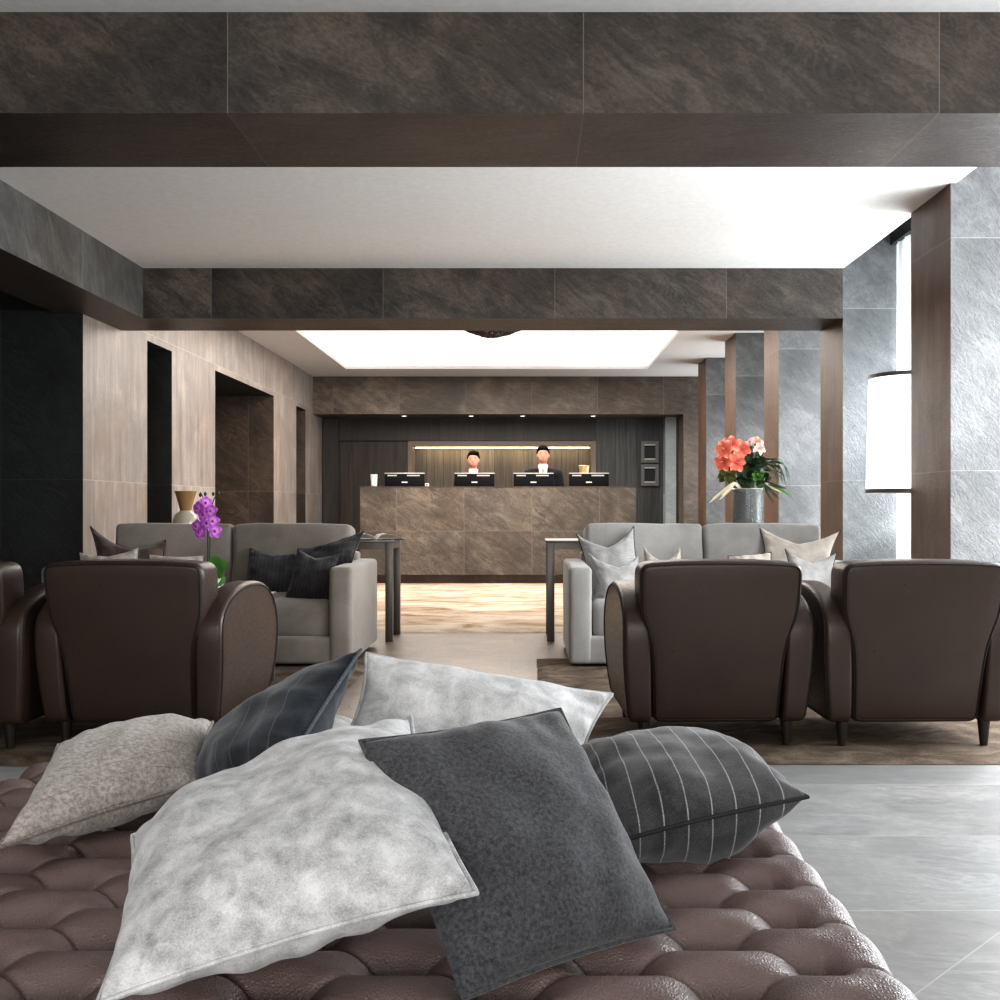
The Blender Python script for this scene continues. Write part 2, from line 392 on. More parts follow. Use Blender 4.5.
def lathe(bm, prof, c=(0, 0, 0), seg=28, cap=True):
    rings = []
    for r, z in prof:
        rings.append([bm.verts.new((c[0] + r * math.cos(2 * PI * k / seg), c[1] + r * math.sin(2 * PI * k / seg), c[2] + z)) for k in range(seg)])
    for A, B in zip(rings, rings[1:]):
        for k in range(seg): bm.faces.new((A[k], A[(k + 1) % seg], B[(k + 1) % seg], B[k]))
    if cap:
        bm.faces.new(rings[0][::-1]); bm.faces.new(rings[-1])
def cat_rom(pts, n=6, closed=False):
    out = []; m_ = len(pts); P_ = [Vector(p) for p in pts]
    for i in range(m_ if closed else m_ - 1):
        g = lambda k: P_[k % m_] if closed else P_[max(0, min(m_ - 1, k))]
        p0, p1, p2, p3 = g(i - 1), g(i), g(i + 1), g(i + 2)
        for j in range(n):
            t = j / n
            out.append(.5 * ((2 * p1) + (-p0 + p2) * t + (2 * p0 - 5 * p1 + 4 * p2 - p3) * t * t + (-p0 + 3 * p1 - 3 * p2 + p3) * t ** 3))
    if not closed: out.append(P_[-1])
    return out
def resample(pts, n):
    P_ = [Vector((p[0], p[1], 0)) for p in pts]; P_.append(P_[0])
    Ls = [0]
    for a, b_ in zip(P_, P_[1:]): Ls.append(Ls[-1] + (b_ - a).length)
    out = []; k = 0
    for i in range(n):
        d = Ls[-1] * i / n
        while Ls[k + 1] < d: k += 1
        out.append(P_[k].lerp(P_[k + 1], (d - Ls[k]) / max(1e-9, Ls[k + 1] - Ls[k])))
    return out
def slab(bm, outline, thick, place, bev=.02, seg=5, n=110, seam_in=.006):
    """closed 2-D outline (counter-clockwise) extruded by `thick` with rounded cap edges; place(u, v, w) -> 3-D point.
    returns the seam line near the edge of the w = 0 cap and of the w = thick cap"""
    o = resample(outline, n); m_ = len(o)
    for _ in range(2): o = [(o[i - 1] + o[i] * 2 + o[(i + 1) % m_]) / 4 for i in range(m_)]
    area_ = sum(o[i].x * o[(i + 1) % m_].y - o[(i + 1) % m_].x * o[i].y for i in range(m_))
    sg = 1 if area_ > 0 else -1
    nor = []
    for i in range(m_):
        d = (o[(i + 1) % m_] - o[i - 1]).normalized(); nor.append(Vector((-d.y, d.x, 0)) * sg)
    for _ in range(3): nor = [(nor[i - 1] + nor[i] * 2 + nor[(i + 1) % m_]).normalized() for i in range(m_)]
    cen = sum(o, Vector()) / m_
    rings = []
    def ring(ins, w): rings.append([bm.verts.new(place((o[i] + nor[i] * ins).x, (o[i] + nor[i] * ins).y, w)) for i in range(m_)])
    def cap(w, fs):
        out = []
        for f in fs: out.append([bm.verts.new(place(*(((o[i] + nor[i] * bev) * f + cen * (1 - f)).xy), w)) for i in range(m_)])
        return out
    fs = (.86, .7, .52, .34, .17)
    c0 = cap(0, fs); v0 = bm.verts.new(place(cen.x, cen.y, 0))
    c1 = cap(thick, fs); v1 = bm.verts.new(place(cen.x, cen.y, thick))
    for k in range(seg + 1):
        a = PI / 2 * k / seg; ring(bev * (1 - math.sin(a)), bev * (1 - math.cos(a)))
    for k in range(seg + 1):
        a = PI / 2 * (seg - k) / seg; ring(bev * (1 - math.sin(a)), thick - bev * (1 - math.cos(a)))
    allr = list(reversed(c0)) + rings + c1
    for A, B in zip(allr, allr[1:]):
        for i in range(m_): bm.faces.new((A[i], A[(i + 1) % m_], B[(i + 1) % m_], B[i]))
    for i in range(m_):
        bm.faces.new((v0, allr[0][i], allr[0][(i + 1) % m_])); bm.faces.new((v1, allr[-1][(i + 1) % m_], allr[-1][i]))
    s0 = [place((o[i] + nor[i] * (bev + seam_in)).x, (o[i] + nor[i] * (bev + seam_in)).y, .0008) for i in range(m_)]
    s1 = [place((o[i] + nor[i] * (bev + seam_in * .2)).x, (o[i] + nor[i] * (bev + seam_in * .2)).y, thick + .001) for i in range(m_)]
    return s0, s1

# ------------------------------------------------------------------ the setting
CZ1, CZ2, BZ = 2.577, 2.755, 2.22          # ceiling near, ceiling far, underside of beams
LW = -3.09
PX = 2.237
def struct(name, bm, mat, label=None, cat=None, **kw):
    o = build(name, bm, mat, None, smooth=False, uvbox=True, **kw)
    tag(o, label, cat, kind='structure'); return o

bm = bmesh.new()
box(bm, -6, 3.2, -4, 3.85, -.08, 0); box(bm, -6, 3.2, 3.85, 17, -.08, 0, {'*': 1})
struct('floor', bm, [M['floor'], M['floor_warmlit']], 'grey slate tiled floor of the hotel lobby', 'floor')
bm = bmesh.new(); box(bm, -2.734, 2.242, 4.0, 7.6, CZ1, CZ1 + .1)
box(bm, -6, 2.242, -4, 3.8, CZ1, CZ1 + .1)
struct('ceiling', bm, M['plaster'], 'white plaster ceiling of the seating bay', 'ceiling')
bm = bmesh.new(); box(bm, 2.20, 3.2, 7.75, 16.9, CZ2, CZ2 + .1); box(bm, 2.242, 3.2, -4, 7.75, 3.05, 3.15)
SX0, SX1, SY0, SY1, SZ = -2.47, 1.62, 8.7, 14.25, CZ2 + .04
box(bm, -4, SX0, 7.6, 16.9, CZ2, CZ2 + .1); box(bm, SX1, 2.20, 7.6, 16.9, CZ2, CZ2 + .1)
box(bm, SX0, SX1, 7.6, SY0, CZ2, CZ2 + .1); box(bm, SX0, SX1, SY1, 16.9, CZ2, CZ2 + .1)
for a in ((SX0 - .05, SX0, SY0, SY1), (SX1, SX1 + .05, SY0, SY1), (SX0, SX1, SY0 - .05, SY0), (SX0, SX1, SY1, SY1 + .05)):
    box(bm, *a, CZ2 + .1, CZ2 + .14)
struct('ceiling_far', bm, M['plaster_g'], 'white ceiling with skylight recess before the reception desk', 'ceiling')
bm = bmesh.new(); box(bm, SX0, SX1, SY0, SY1, SZ, SZ + .03)
struct('skylight', bm, M['sky'], 'large luminous white skylight panel set in the far ceiling', 'skylight')

bm = bmesh.new(); box(bm, -6, 3.2, 3.6, 4.17, BZ + .01, CZ2, {'-y': 0, '+y': 0, '*': 1})
struct('beam', bm, [M['beam'], M['soffit']], 'slate clad ceiling beam nearest the viewer, across the top', 'beam')
bm = bmesh.new(); box(bm, -3.27, PX, 7.46, 7.98, BZ, CZ2, {'-y': 0, '+y': 0, '*': 1})
struct('beam', bm, [M['beam'], M['soffit']], 'slate clad ceiling beam in front of the skylight', 'beam')
bm = bmesh.new(); box(bm, -3.27, -2.734, 4.17, 7.46, BZ, CZ2, {'+x': 0, '*': 1})
struct('beam', bm, [M['beamside'], M['soffit']], 'slate clad beam running along the left ceiling edge', 'beam')
bm = bmesh.new(); box(bm, -6, -3.27, -4, 7.46, BZ + .03, CZ2)
struct('ceiling_left', bm, M['dark'], 'black slate lowered ceiling of the left side bay', 'ceiling')

# left wall: piers and lintels
bm = bmesh.new(); W = {'*': 0}
box(bm, -5.5, LW, 7.29, 8.52, 0, CZ2, {'-y': 1, '*': 0})
box(bm, -5.5, LW, 9.11, 10.37, 0, CZ2, {'-y': 1, '*': 0})  # camera-facing jamb faces coloured darker, as only ambient light reaches them
box(bm, -5.5, LW, 12.76, 14.0, 0, CZ2, {'-y': 2, '*': 0})
box(bm, -5.5, LW, 14.58, 15.85, 0, CZ2, {'-y': 2, '*': 0})
for y0, y1 in ((8.52, 9.11), (10.37, 12.76), (14.0, 14.58)):
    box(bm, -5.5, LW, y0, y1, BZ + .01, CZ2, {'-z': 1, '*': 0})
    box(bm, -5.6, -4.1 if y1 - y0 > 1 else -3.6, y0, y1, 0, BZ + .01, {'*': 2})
struct('wall_left', bm, [M['wall'], M['dark'], M['jamb']], 'taupe slate wall with three deep openings on the left', 'wall')
bm = bmesh.new(); box(bm, -6.1, -5.5, -4, 7.3, 0, CZ2)
struct('wall_side', bm, M['dark'], 'black slate wall of the left side bay', 'wall')

# pillars along the windows
PIL = [(5.50, 6.07), (7.46, 8.03), (9.37, 9.95), (11.30, 11.92), (13.18, 13.8)]
words = ['slate pillar nearest the viewer beside the bright window', 'slate pillar behind the white floor lamp', 'slate pillar third from the viewer on the right',
         'slate pillar fourth from the viewer behind the flowers', 'slate pillar farthest from the viewer on the right']
for (y0, y1), w in zip(PIL, words):
    bm = bmesh.new(); box(bm, 2.214 if y0 < 6 else PX, 3.0, y0, y1, 0, 3.05 if y0 < 7 else CZ2, {'-x': 1, '*': 0})  # room-facing side takes the copy with warm light in its colour
    struct('pillar', bm, [M['pillar'], M['brown']], w, 'pillar')
bm = bmesh.new(); box(bm, 2.237, 3.0, 7.46, 7.75, CZ2, 3.05); struct('trim_2', bm, M['pillar'], 'slate infill above the pillar behind the floor lamp', 'trim')
# right outer wall pieces and windows
bm = bmesh.new(); box(bm, 2.9, 3.2, -4, 1.2, 0, CZ2); box(bm, 2.9, 3.2, 15.0, 17, 0, CZ2)
struct('wall_right', bm, M['pillar'], 'grey slate outer wall on the right', 'wall')
bays = [(2.6, 5.48), (6.09, 7.44), (8.05, 9.35), (9.97, 11.28), (11.94, 13.16)]
bm = bmesh.new(); y0, y1 = 6.09, 7.44
for a in ((y0, y0 + .05, .0, CZ2), (y1 - .05, y1, .0, CZ2), (y0, y1, 0, .06), (y0, y1, CZ2 - .06, CZ2 + .3), ((y0 + y1) / 2 - .02, (y0 + y1) / 2 + .02, .06, CZ2)):
    box(bm, 2.93, 2.98, a[0], a[1], a[2], a[3])
wf = struct('window_1', bm, M['gunmetal'], 'tall window behind the sheer curtain beside the floor lamp', 'window')
bm = bmesh.new(); box(bm, 2.95, 2.956, y0 + .05, y1 - .05, .06, CZ2 - .06)
build('pane', bm, M['glass'], wf, smooth=False)

def curtain(y0, y1, x, label, amp=.018):
    bm = bmesh.new(); n = int((y1 - y0) / .012); cols = []
    for i in range(n + 1):
        y = y0 + (y1 - y0) * i / n
        ph = y * 52 + 1.4 * math.sin(y * 9)
        col_ = []
        for z, k in ((.01, 1), (1.0, .95), (2.0, .8), (CZ2 - .01, .5)):
            col_.append(bm.verts.new((x + amp * k * math.sin(ph) + .006 * math.sin(ph * 2.3), y, z)))
        cols.append(col_)
    for a, b_ in zip(cols, cols[1:]):
        for k in range(3): bm.faces.new((a[k], b_[k], b_[k + 1], a[k + 1]))
    t = thing('curtain', label, 'curtain', (0, 0, 0))
    build('cloth', bm, M['sheer'], t, angle=180)
    bm = bmesh.new(); box(bm, x - .035, x + .05, y0, y1, CZ2 - .02, CZ2 + .29)
    build('track', bm, M['black'], t, smooth=False)
curtain(6.09, 7.44, 2.6, 'sheer white curtain in the window beside the floor lamp')

# back wall of the reception and fascia above the desk
FY, WY = 15.08, 15.85
bm = bmesh.new()
box(bm, LW, 2.233, FY, WY, 2.215, CZ2)
box(bm, 2.233, 3.0, FY, FY + .5, 0, CZ2)
struct('wall_front', bm, M['fascia'], 'brown slate fascia above the reception recess', 'wall')
NX0, NX1, NZ0, NZ1 = -1.74, .955, .75, 1.80
bm = bmesh.new()
box(bm, LW, NX0 - .07, WY, WY + .5, 0, 1.88, {'*': 0})
box(bm, NX1 + .07, 2.3, WY, WY + .5, 0, 2.215, {'*': 1})
box(bm, NX0 - .07, NX1 + .07, WY, WY + .5, 0, NZ0, {'*': 0})
box(bm, LW, NX1 + .07, WY - .06, WY + .5, 1.88, 2.215, {'*': 2})
box(bm, NX0 - .07, NX1 + .07, WY + .32, WY + .5, NZ0, 1.88, {'*': 3})
box(bm, 2.04, 2.2, WY - .25, WY, 0, 2.215, {'*': 4})
box(bm, 2.2, 3.0, FY + .5, WY + .5, 0, 2.215, {'*': 0})
struct('wall_back', bm, [M['woodbr'], M['woodg'], M['wood'], M['niche'], M['litstrip']], 'dark oak plank wall behind the reception desk', 'wall')
bm = bmesh.new()
for a in ((NX0 - .07, NX0, NZ0, 1.88), (NX1, NX1 + .07, NZ0, 1.88), (NX0, NX1, NZ1, 1.88), (NX0, NX1, NZ0 - .0, NZ0 + .04)):
    box(bm, a[0], a[1], WY - .03, WY + .32, a[2], a[3])
struct('trim_1', bm, M['trimlit'], 'oak frame around the lit wall niche', 'trim')
bm = bmesh.new(); box(bm, -3.08, -2.84, WY - .12, WY - .07, 0, 2.2); box(bm, -3.08, -2.84, WY - .07, WY - .001, .9, .92)
struct('door_1', bm, M['wood'], 'dark oak door panel at the left end of the reception', 'door')
t = thing('light_strip', 'warm glowing light strip along the top of the niche', 'light')
bm = bmesh.new(); box(bm, NX0 + .02, NX1 - .02, WY + .2, WY + .25, NZ1 - .022, NZ1 - .006); build('diffuser', bm, M['led'], t, smooth=False)
bm = bmesh.new(); box(bm, NX0 + .01, NX1 - .01, WY + .19, WY + .26, NZ1 - .006, NZ1); build('housing', bm, M['silver'], t, smooth=False)

# downlights
for px, lab in ((404, 'recessed downlight first from the left above the reception desk'), (471, 'recessed downlight second from the left above the reception desk'),
                (522.5, 'recessed downlight third from the left above the reception desk'), (593, 'recessed downlight rightmost above the reception desk')):
    Y = 15.35; x = (px - CX) * Y / F
    t = thing('downlight', lab, 'ceiling light', (x, Y, 2.215), group='downlights over the reception')
    bm = bmesh.new(); lathe(bm, [(.05, 0), (.05, -.006), (.036, -.006), (.036, 0)], seg=20, cap=False); build('ring', bm, M['silver'], t)
    bm = bmesh.new(); lathe(bm, [(.036, -.003), (.028, -.01), (.002, -.013)], seg=20); build('lens', bm, M['spotlens'], t)
    ld = bpy.data.lights.new('spot', 'SPOT'); ld.energy = 30; ld.color = (1, .78, .55); ld.spot_size = math.radians(75); ld.spot_blend = .6; ld.shadow_soft_size = .04
    lo = bpy.data.objects.new('spot_lamp', ld); COL.objects.link(lo); lo.location = (x, Y, 2.17)

# picture frames
for (z0, z1), lab in (((1.545, 1.87), 'upper square dark picture frame on the oak wall'), ((1.2, 1.525), 'lower square dark picture frame on the oak wall')):
    x0, x1, Y = 1.70, 1.965, WY
    t = thing('picture_frame', lab, 'picture frame', ((x0 + x1) / 2, Y, z0), group='frames right of the desk')
    w = (x1 - x0) / 2; h = z1 - z0
    bm = bmesh.new()
    for a in ((-w, -w + .05, 0, h), (w - .05, w, 0, h), (-w + .05, w - .05, 0, .05), (-w + .05, w - .05, h - .05, h)):
        box(bm, a[0], a[1], -.07, 0, a[2], a[3])
    build('frame', bm, M['framegrey'], t, smooth=False)
    bm = bmesh.new(); box(bm, -w + .05, w - .05, -.012, -.002, .05, h - .05); build('panel', bm, M['woodg'], t, smooth=False)
    for zz in (h - .063, .05):
        bm = bmesh.new(); box(bm, -w + .05, w - .05, -.068, -.04, zz, zz + .013); build('highlight_strip', bm, M['silver'], t, smooth=False)  # bright strips standing for light caught on the top and bottom bars

# ------------------------------------------------------------------ rugs
def rug(x0, x1, y0, y1, mat, label, th=.012):
    bm = bmesh.new(); nx, ny = 60, 40; g = []
    for i in range(nx + 1):
        r = []
        for j in range(ny + 1):
            x = x0 + (x1 - x0) * i / nx; y = y0 + (y1 - y0) * j / ny
            e = min(i, nx - i, j, ny - j)
            w = .006 if e == 0 else 0
            r.append(bm.verts.new((x + w * mnoise.noise((y * 9, x * 9, 1)), y + w * mnoise.noise((x * 9, y * 9, 4)), (th if e > 0 else .002) + .0015 * mnoise.noise((x * 5, y * 5, 0)))))
        g.append(r)
    for i in range(nx):
        for j in range(ny): bm.faces.new((g[i][j], g[i + 1][j], g[i + 1][j + 1], g[i][j + 1]))
    tag(build('rug', bm, mat, angle=180), label, 'rug')
rug(.05, 2.2, 3.58, 6.08, M['rugtan'], 'worn tan rug under the right armchairs and sofa')
rug(-3.5, -.87, 3.56, 6.08, M['rugtan'], 'worn tan rug under the left armchairs and sofa')
rug(-2.6, 1.7, 7.33, 12.02, M['rugpale'], 'pale beige distressed rug in front of the reception desk', .014)

# ------------------------------------------------------------------ reception desk
DY = 12.07
t = thing('reception_desk', 'long brown slate reception desk at the back of the lobby', 'desk', (-.345, DY, 0))
hw = 1.585
bm = bmesh.new(); box(bm, -hw, hw, 0, .06, .1, 1.105); box(bm, -hw, -hw + .05, .06, .8, .1, 1.105); box(bm, hw - .05, hw, .06, .8, .1, 1.105)
o = build('front_panel', bm, M['desk'], t, smooth=False, uvbox=True)
bm = bmesh.new(); box(bm, -hw + .04, hw - .04, .09, .74, .0, .1); build('plinth', bm, M['brown'], t, smooth=False, uvbox=True)
bm = bmesh.new(); box(bm, -hw - .004, hw + .004, -.004, .22, 1.105, 1.118); build('counter_top', bm, M['jamb'], t, smooth=False, uvbox=True)
bm = bmesh.new(); box(bm, -hw + .05, hw - .05, .06, .8, .93, .96); build('worktop', bm, M['woodbr'], t, smooth=False, uvbox=True)

def make_monitor():
    t = thing('computer_monitor', '', 'monitor', (0, 0, 0), group='monitors on the reception desk')
    bm = bmesh.new(); bbox(bm, -.235, .235, 0, .035, .09, .315, .006)
    build('screen_housing', bm, M['monitor'], t)
    bm = bmesh.new(); bbox(bm, -.237, .237, -.006, .03, .312, .324, .003)
    build('bezel', bm, M['silver'], t)
    bm = bmesh.new(); box(bm, -.2, -.09, -.004, 0, .285, .300); build('vent', bm, M['silver'], t, smooth=False)
    bm = bmesh.new(); box(bm, .03, .18, -.004, 0, .285, .300); build('vent', bm, M['silver'], t, smooth=False)
    bm = bmesh.new(); bbox(bm, -.035, .035, -.003, .001, .205, .22, .001); build('badge', bm, M['paper'], t)
    bm = bmesh.new(); box(bm, -.03, .03, .012, .03, .01, .12); build('stand', bm, M['monitor'], t, smooth=False)
    bm = bmesh.new(); bbox(bm, -.1, .1, -.06, .1, 0, .012, .004); build('base', bm, M['monitor'], t)
    return t
mon = make_monitor()
for i, (px, lab) in enumerate(((404.5, 'black monitor seen from behind, leftmost on the reception desk'), (474.5, 'black monitor seen from behind, in front of the shorter receptionist'),
                               (533.5, 'black monitor seen from behind, in front of the receptionist with the tie'), (589, 'black monitor seen from behind, rightmost on the reception desk'))):
    o = mon if i == 0 else dup(mon)
    Y = 12.42; o.location = ((px - CX) * Y / F, Y, .96); o['label'] = lab
Y = 12.16; x = (374 - CX) * Y / F
t = thing('drinking_glass', 'small glass tumbler with white napkins at the left end of the desk', 'glass', (x, Y, 1.118))
bm = bmesh.new(); lathe(bm, [(.035, 0), (.042, .14), (.039, .14), (.033, .008)], seg=20); build('tumbler', bm, M['glass'], t)
bm = bmesh.new(); rbox(bm, (0, 0, .045), (.024, .024, .036), .006); build('napkin', bm, M['paper'], t)
bm = bmesh.new()
for a in range(5): tube(bm, [(.01 * math.cos(a * 1.3), .01 * math.sin(a * 1.3), .05), (.026 * math.cos(a * 1.3), .026 * math.sin(a * 1.3), .135)], .004, 6)
build('straw', bm, M['print'], t)
Y = 12.2; x = (427 - CX) * Y / F
t = thing('card_reader', 'tiny white card reader right of the leftmost monitor', 'card reader', (x, Y, 1.118))
bm = bmesh.new(); bbox(bm, -.022, .022, -.02, .03, 0, .035, .006); build('body', bm, M['paper'], t)
bm = bmesh.new(); box(bm, -.012, .012, -.022, -.019, .012, .026); build('screen', bm, M['print'], t, smooth=False)
Y = 12.62; x = (584 - CX) * Y / F
t = thing('brass_vase', 'tapered brass vase behind the rightmost monitor', 'vase', (x, Y, .96))
bm = bmesh.new(); lathe(bm, [(.05, 0), (.045, .05), (.04, .2), (.052, .32), (.066, .42), (.062, .42), (.048, .32), (.03, .2)], seg=24); build('body', bm, M['brass'], t)
bm = bmesh.new(); lathe(bm, [(.067, .41), (.069, .415), (.067, .42)], seg=24, cap=False); build('rim', bm, M['brass'], t)

# ------------------------------------------------------------------ people
def capsule(bm, a, b, ra, rb, n=10, seg=14):
    a = Vector(a); b = Vector(b); d = (b - a); L_ = d.length; q = d.to_track_quat('Z', 'Y').to_matrix().to_4x4()
    prof = [(ra * math.sin(k * PI / 2 / 5) + 1e-4, -ra * math.cos(k * PI / 2 / 5)) for k in range(5)] + \
           [(ra + (rb - ra) * k / 4, L_ * k / 4) for k in range(5)] + [(rb * math.cos(k * PI / 2 / 5) + 1e-4, L_ + rb * math.sin(k * PI / 2 / 5)) for k in range(1, 6)]
    t = bmesh.new(); lathe(t, prof, seg=seg); merge(bm, t, Matrix.Translation(a) @ q)
def ell(bm, c, r, rot=(0, 0, 0)):
    t = bmesh.new(); bmesh.ops.create_uvsphere(t, u_segments=20, v_segments=14, radius=1)
    from mathutils import Euler
    merge(bm, t, Matrix.Translation(c) @ Euler(rot).to_matrix().to_4x4() @ Matrix.Diagonal((*r, 1)))
def fuse(o, voxel, it=6):
    md = o.modifiers.new('remesh', 'REMESH'); md.mode = 'VOXEL'; md.voxel_size = voxel; md.use_smooth_shade = True
    sm = o.modifiers.new('smooth', 'SMOOTH'); sm.factor = .5; sm.iterations = it
    return o
def person(loc, ht, label, rz, tie, gel):
    """standing figure facing -y (towards the camera), hands on the worktop"""
    k = ht / 1.75
    t = thing('person', label, 'person', loc, rz, group='receptionists')
    t.scale = (k, k, k)
    bm = bmesh.new()
    # head
    ell(bm, (0, .0, 1.645), (.079, .096, .108)); ell(bm, (0, -.022, 1.595), (.066, .072, .074)); ell(bm, (0, -.05, 1.555), (.03, .03, .024))
    ell(bm, (0, -.095, 1.615), (.012, .018, .016)); capsule(bm, (0, -.082, 1.66), (0, -.098, 1.62), .008, .011)      # nose
    for s in (-1, 1):
        ell(bm, (s * .081, .008, 1.632), (.009, .02, .032)); ell(bm, (s * .03, -.074, 1.668), (.026, .012, .008))   # ears, brows
        ell(bm, (s * .043, -.055, 1.61), (.022, .022, .024))
    capsule(bm, (0, .012, 1.42), (0, .002, 1.58), .058, .052)
    # torso, hips, legs
    ell(bm, (0, .01, 1.27), (.165, .105, .2)); ell(bm, (0, .01, 1.05), (.145, .098, .18)); ell(bm, (0, .01, .93), (.165, .11, .12))
    for s in (-1, 1):
        capsule(bm, (0, .01, 1.41), (s * .185, .01, 1.375), .06, .062)
        capsule(bm, (s * .09, .01, .9), (s * .095, .0, .48), .088, .056); capsule(bm, (s * .095, 0, .48), (s * .1, .015, .09), .055, .038)
        capsule(bm, (s * .1, .02, .045), (s * .11, -.15, .035), .042, .036)
        capsule(bm, (s * .2, .01, 1.36), (s * .25, .0, 1.09), .055, .042)
        capsule(bm, (s * .25, 0, 1.09), (s * .19, -.23, 1.03), .041, .03)
        W_ = Vector((s * .185, -.25, 1.025)); ell(bm, W_ + Vector((-s * .004, -.045, 0)), (.036, .05, .018))
        for f in range(4):
            bx_ = W_ + Vector((s * (.027 - .018 * f), -.085, .004)); ln = (.034, .042, .045, .038)[f]
            kn = bx_ + Vector((0, -ln, .004)); capsule(bm, bx_, kn, .0085, .008, seg=8); capsule(bm, kn, kn + Vector((0, -ln * .75, -.014)), .008, .0065, seg=8)
        th = W_ + Vector((-s * .03, -.03, 0)); t2 = th + Vector((-s * .03, -.032, .0)); capsule(bm, th, t2, .011, .009, seg=8); capsule(bm, t2, t2 + Vector((-s * .006, -.03, -.006)), .009, .007, seg=8)
    fuse(build('body', bm, M['skin'], t), .0075)
    bm = bmesh.new(); ell(bm, (0, .02, 1.684), (.088, .1, .09)); ell(bm, (0, .055, 1.63), (.08, .056, .08)); ell(bm, (0 if gel else .012, -.05, 1.728), (.074, .05, .034))
    for s in (-1, 1): ell(bm, (s * .076, .012, 1.672), (.014, .04, .035))
    hair = fuse(build('hair', bm, M['hair'], t), .007, 4)
    for s in (-1, 1):
        bm = bmesh.new(); ell(bm, (s * .029, -.0815, 1.652), (.012, .006, .006)); build('eye', bm, M['eye'], t)
        bm = bmesh.new(); capsule(bm, (s * .014, -.089, 1.672), (s * .046, -.078, 1.67), .004, .003, seg=8); build('eyebrow', bm, M['hair'], t)
    bm = bmesh.new(); tube(bm, [(-.024, -.078, 1.582), (-.012, -.088, 1.578), (0, -.091, 1.577), (.012, -.088, 1.578), (.024, -.078, 1.582)], .005, 8); build('lips', bm, M['lips'], t)
    # clothes
    TC, TR_ = Vector((0, .012, 1.25)), Vector((.19, .125, .235))
    def fy(x, z, e): return TC.y - TR_.y * math.sqrt(max(.02, 1 - (x / TR_.x) ** 2 - ((z - TC.z) / TR_.z) ** 2)) - e
    def vpanel(name, rows, mat, e, th):
        bm = bmesh.new(); prev = None
        for z, hw in rows:
            row = [bm.verts.new((hw * k, fy(hw * k, z, e), z)) for k in (-1, -.5, 0, .5, 1)]
            if prev:
                for k in range(4): bm.faces.new((prev[k], prev[k + 1], row[k + 1], row[k]))
            prev = row
        bmesh.ops.solidify(bm, geom=bm.faces[:], thickness=th); build(name, bm, mat, t)
    vpanel('shirt', [(1.452, .058), (1.40, .052), (1.33, .042), (1.25, .028), (1.16, .01)], M['shirt'], .006, .004)
    bm = bmesh.new(); lathe(bm, [(.07, 1.42), (.066, 1.46), (.067, 1.508), (.062, 1.508), (.06, 1.42)], (0, .002, 0), 24, cap=False); build('collar', bm, M['shirt'], t)
    if tie: vpanel('tie', [(1.455, .018), (1.43, .013), (1.4, .02), (1.3, .027), (1.2, .02), (1.17, .01)], M['tie'], .014, .006)
    else:
        bm = bmesh.new()
        for s in (-1, 1):
            v = [bm.verts.new(p) for p in ((0, -.075, 1.44), (s * .045, -.09, 1.462), (s * .045, -.09, 1.418))]; bm.faces.new(v)
        bmesh.ops.solidify(bm, geom=bm.faces[:], thickness=.01); ell(bm, (0, -.085, 1.44), (.011, .012, .012)); build('bow_tie', bm, M['hair'], t, smooth=False)
    bm = bmesh.new(); ell(bm, TC, TR_); ell(bm, (0, .02, 1.0), (.18, .13, .2)); capsule(bm, (0, .02, 1.39), (0, .018, 1.43), .09, .07)
    for s in (-1, 1):
        capsule(bm, (s * .06, .02, 1.405), (s * .195, .01, 1.375), .062, .072)
        capsule(bm, (s * .2, .01, 1.37), (s * .25, .0, 1.09), .066, .054); capsule(bm, (s * .25, 0, 1.09), (s * .195, -.21, 1.035), .053, .042)
    fuse(build('jacket', bm, M['suit'], t), .009, 3)
    for s in (-1, 1):
        bm = bmesh.new(); rows = [(1.45, .058, .02), (1.4, .053, .035), (1.34, .044, .05), (1.32, .04, .03), (1.25, .028, .03), (1.16, .01, .02)]; prev = None
        for z, hw, ww in rows:
            row = [bm.verts.new((s * x, fy(x, z, .009), z)) for x in (hw, hw + ww / 2, hw + ww)]
            if prev:
                for k in range(2): bm.faces.new((prev[k], prev[k + 1], row[k + 1], row[k]))
            prev = row
        bmesh.ops.solidify(bm, geom=bm.faces[:], thickness=.006); build('lapel', bm, M['suit'], t)
    bm = bmesh.new()
    for s in (-1, 1):
        capsule(bm, (s * .09, .01, .9), (s * .097, .0, .48), .1, .07); capsule(bm, (s * .097, 0, .48), (s * .1, .015, .07), .07, .058)
    ell(bm, (0, .01, .93), (.175, .12, .12)); fuse(build('trousers', bm, M['suit'], t), .012, 3)
    for s in (-1, 1):
        bm = bmesh.new(); ell(bm, (s * .105, -.055, .035), (.05, .15, .04)); build('shoe', bm, M['monitor'], t)
person(((473.5 - CX) * 13.25 / F, 13.22, 0), 1.575, 'shorter smiling receptionist in dark suit and bow tie behind the desk', 0, False, False)
person(((543 - CX) * 13.25 / F, 13.22, 0), 1.64, 'taller receptionist in dark suit with pale tie behind the desk', 0, True, True)

# ------------------------------------------------------------------ chandelier
CHX, CHY = (492 - CX) * 10.8 / F, 10.8
t = thing('chandelier', 'dark twig nest chandelier hanging below the skylight', 'chandelier', (CHX, CHY, 2.785))
bm = bmesh.new(); rng = random.Random(3)
for i in range(620):
    th = rng.uniform(0, 2 * PI); u = rng.uniform(0, 1) ; r_ = .385 * math.sqrt(u)
    p = Vector((r_ * math.cos(th), r_ * math.sin(th), -.14 + .13 * u))
    tg = Vector((-math.sin(th), math.cos(th), 0)) * rng.uniform(-1, 1) + Vector((math.cos(th), math.sin(th), .4)) * rng.uniform(-1, 1)
    tg.normalize(); l = rng.uniform(.04, .09)
    nrm = Vector((0, 0, -1))
    tube(bm, [p - tg * l, p + nrm * rng.uniform(.0, .015), p + tg * l], rng.uniform(.004, .009), 5)
tag(build('twig_mass', bm, M['twig'], t), kind='stuff')
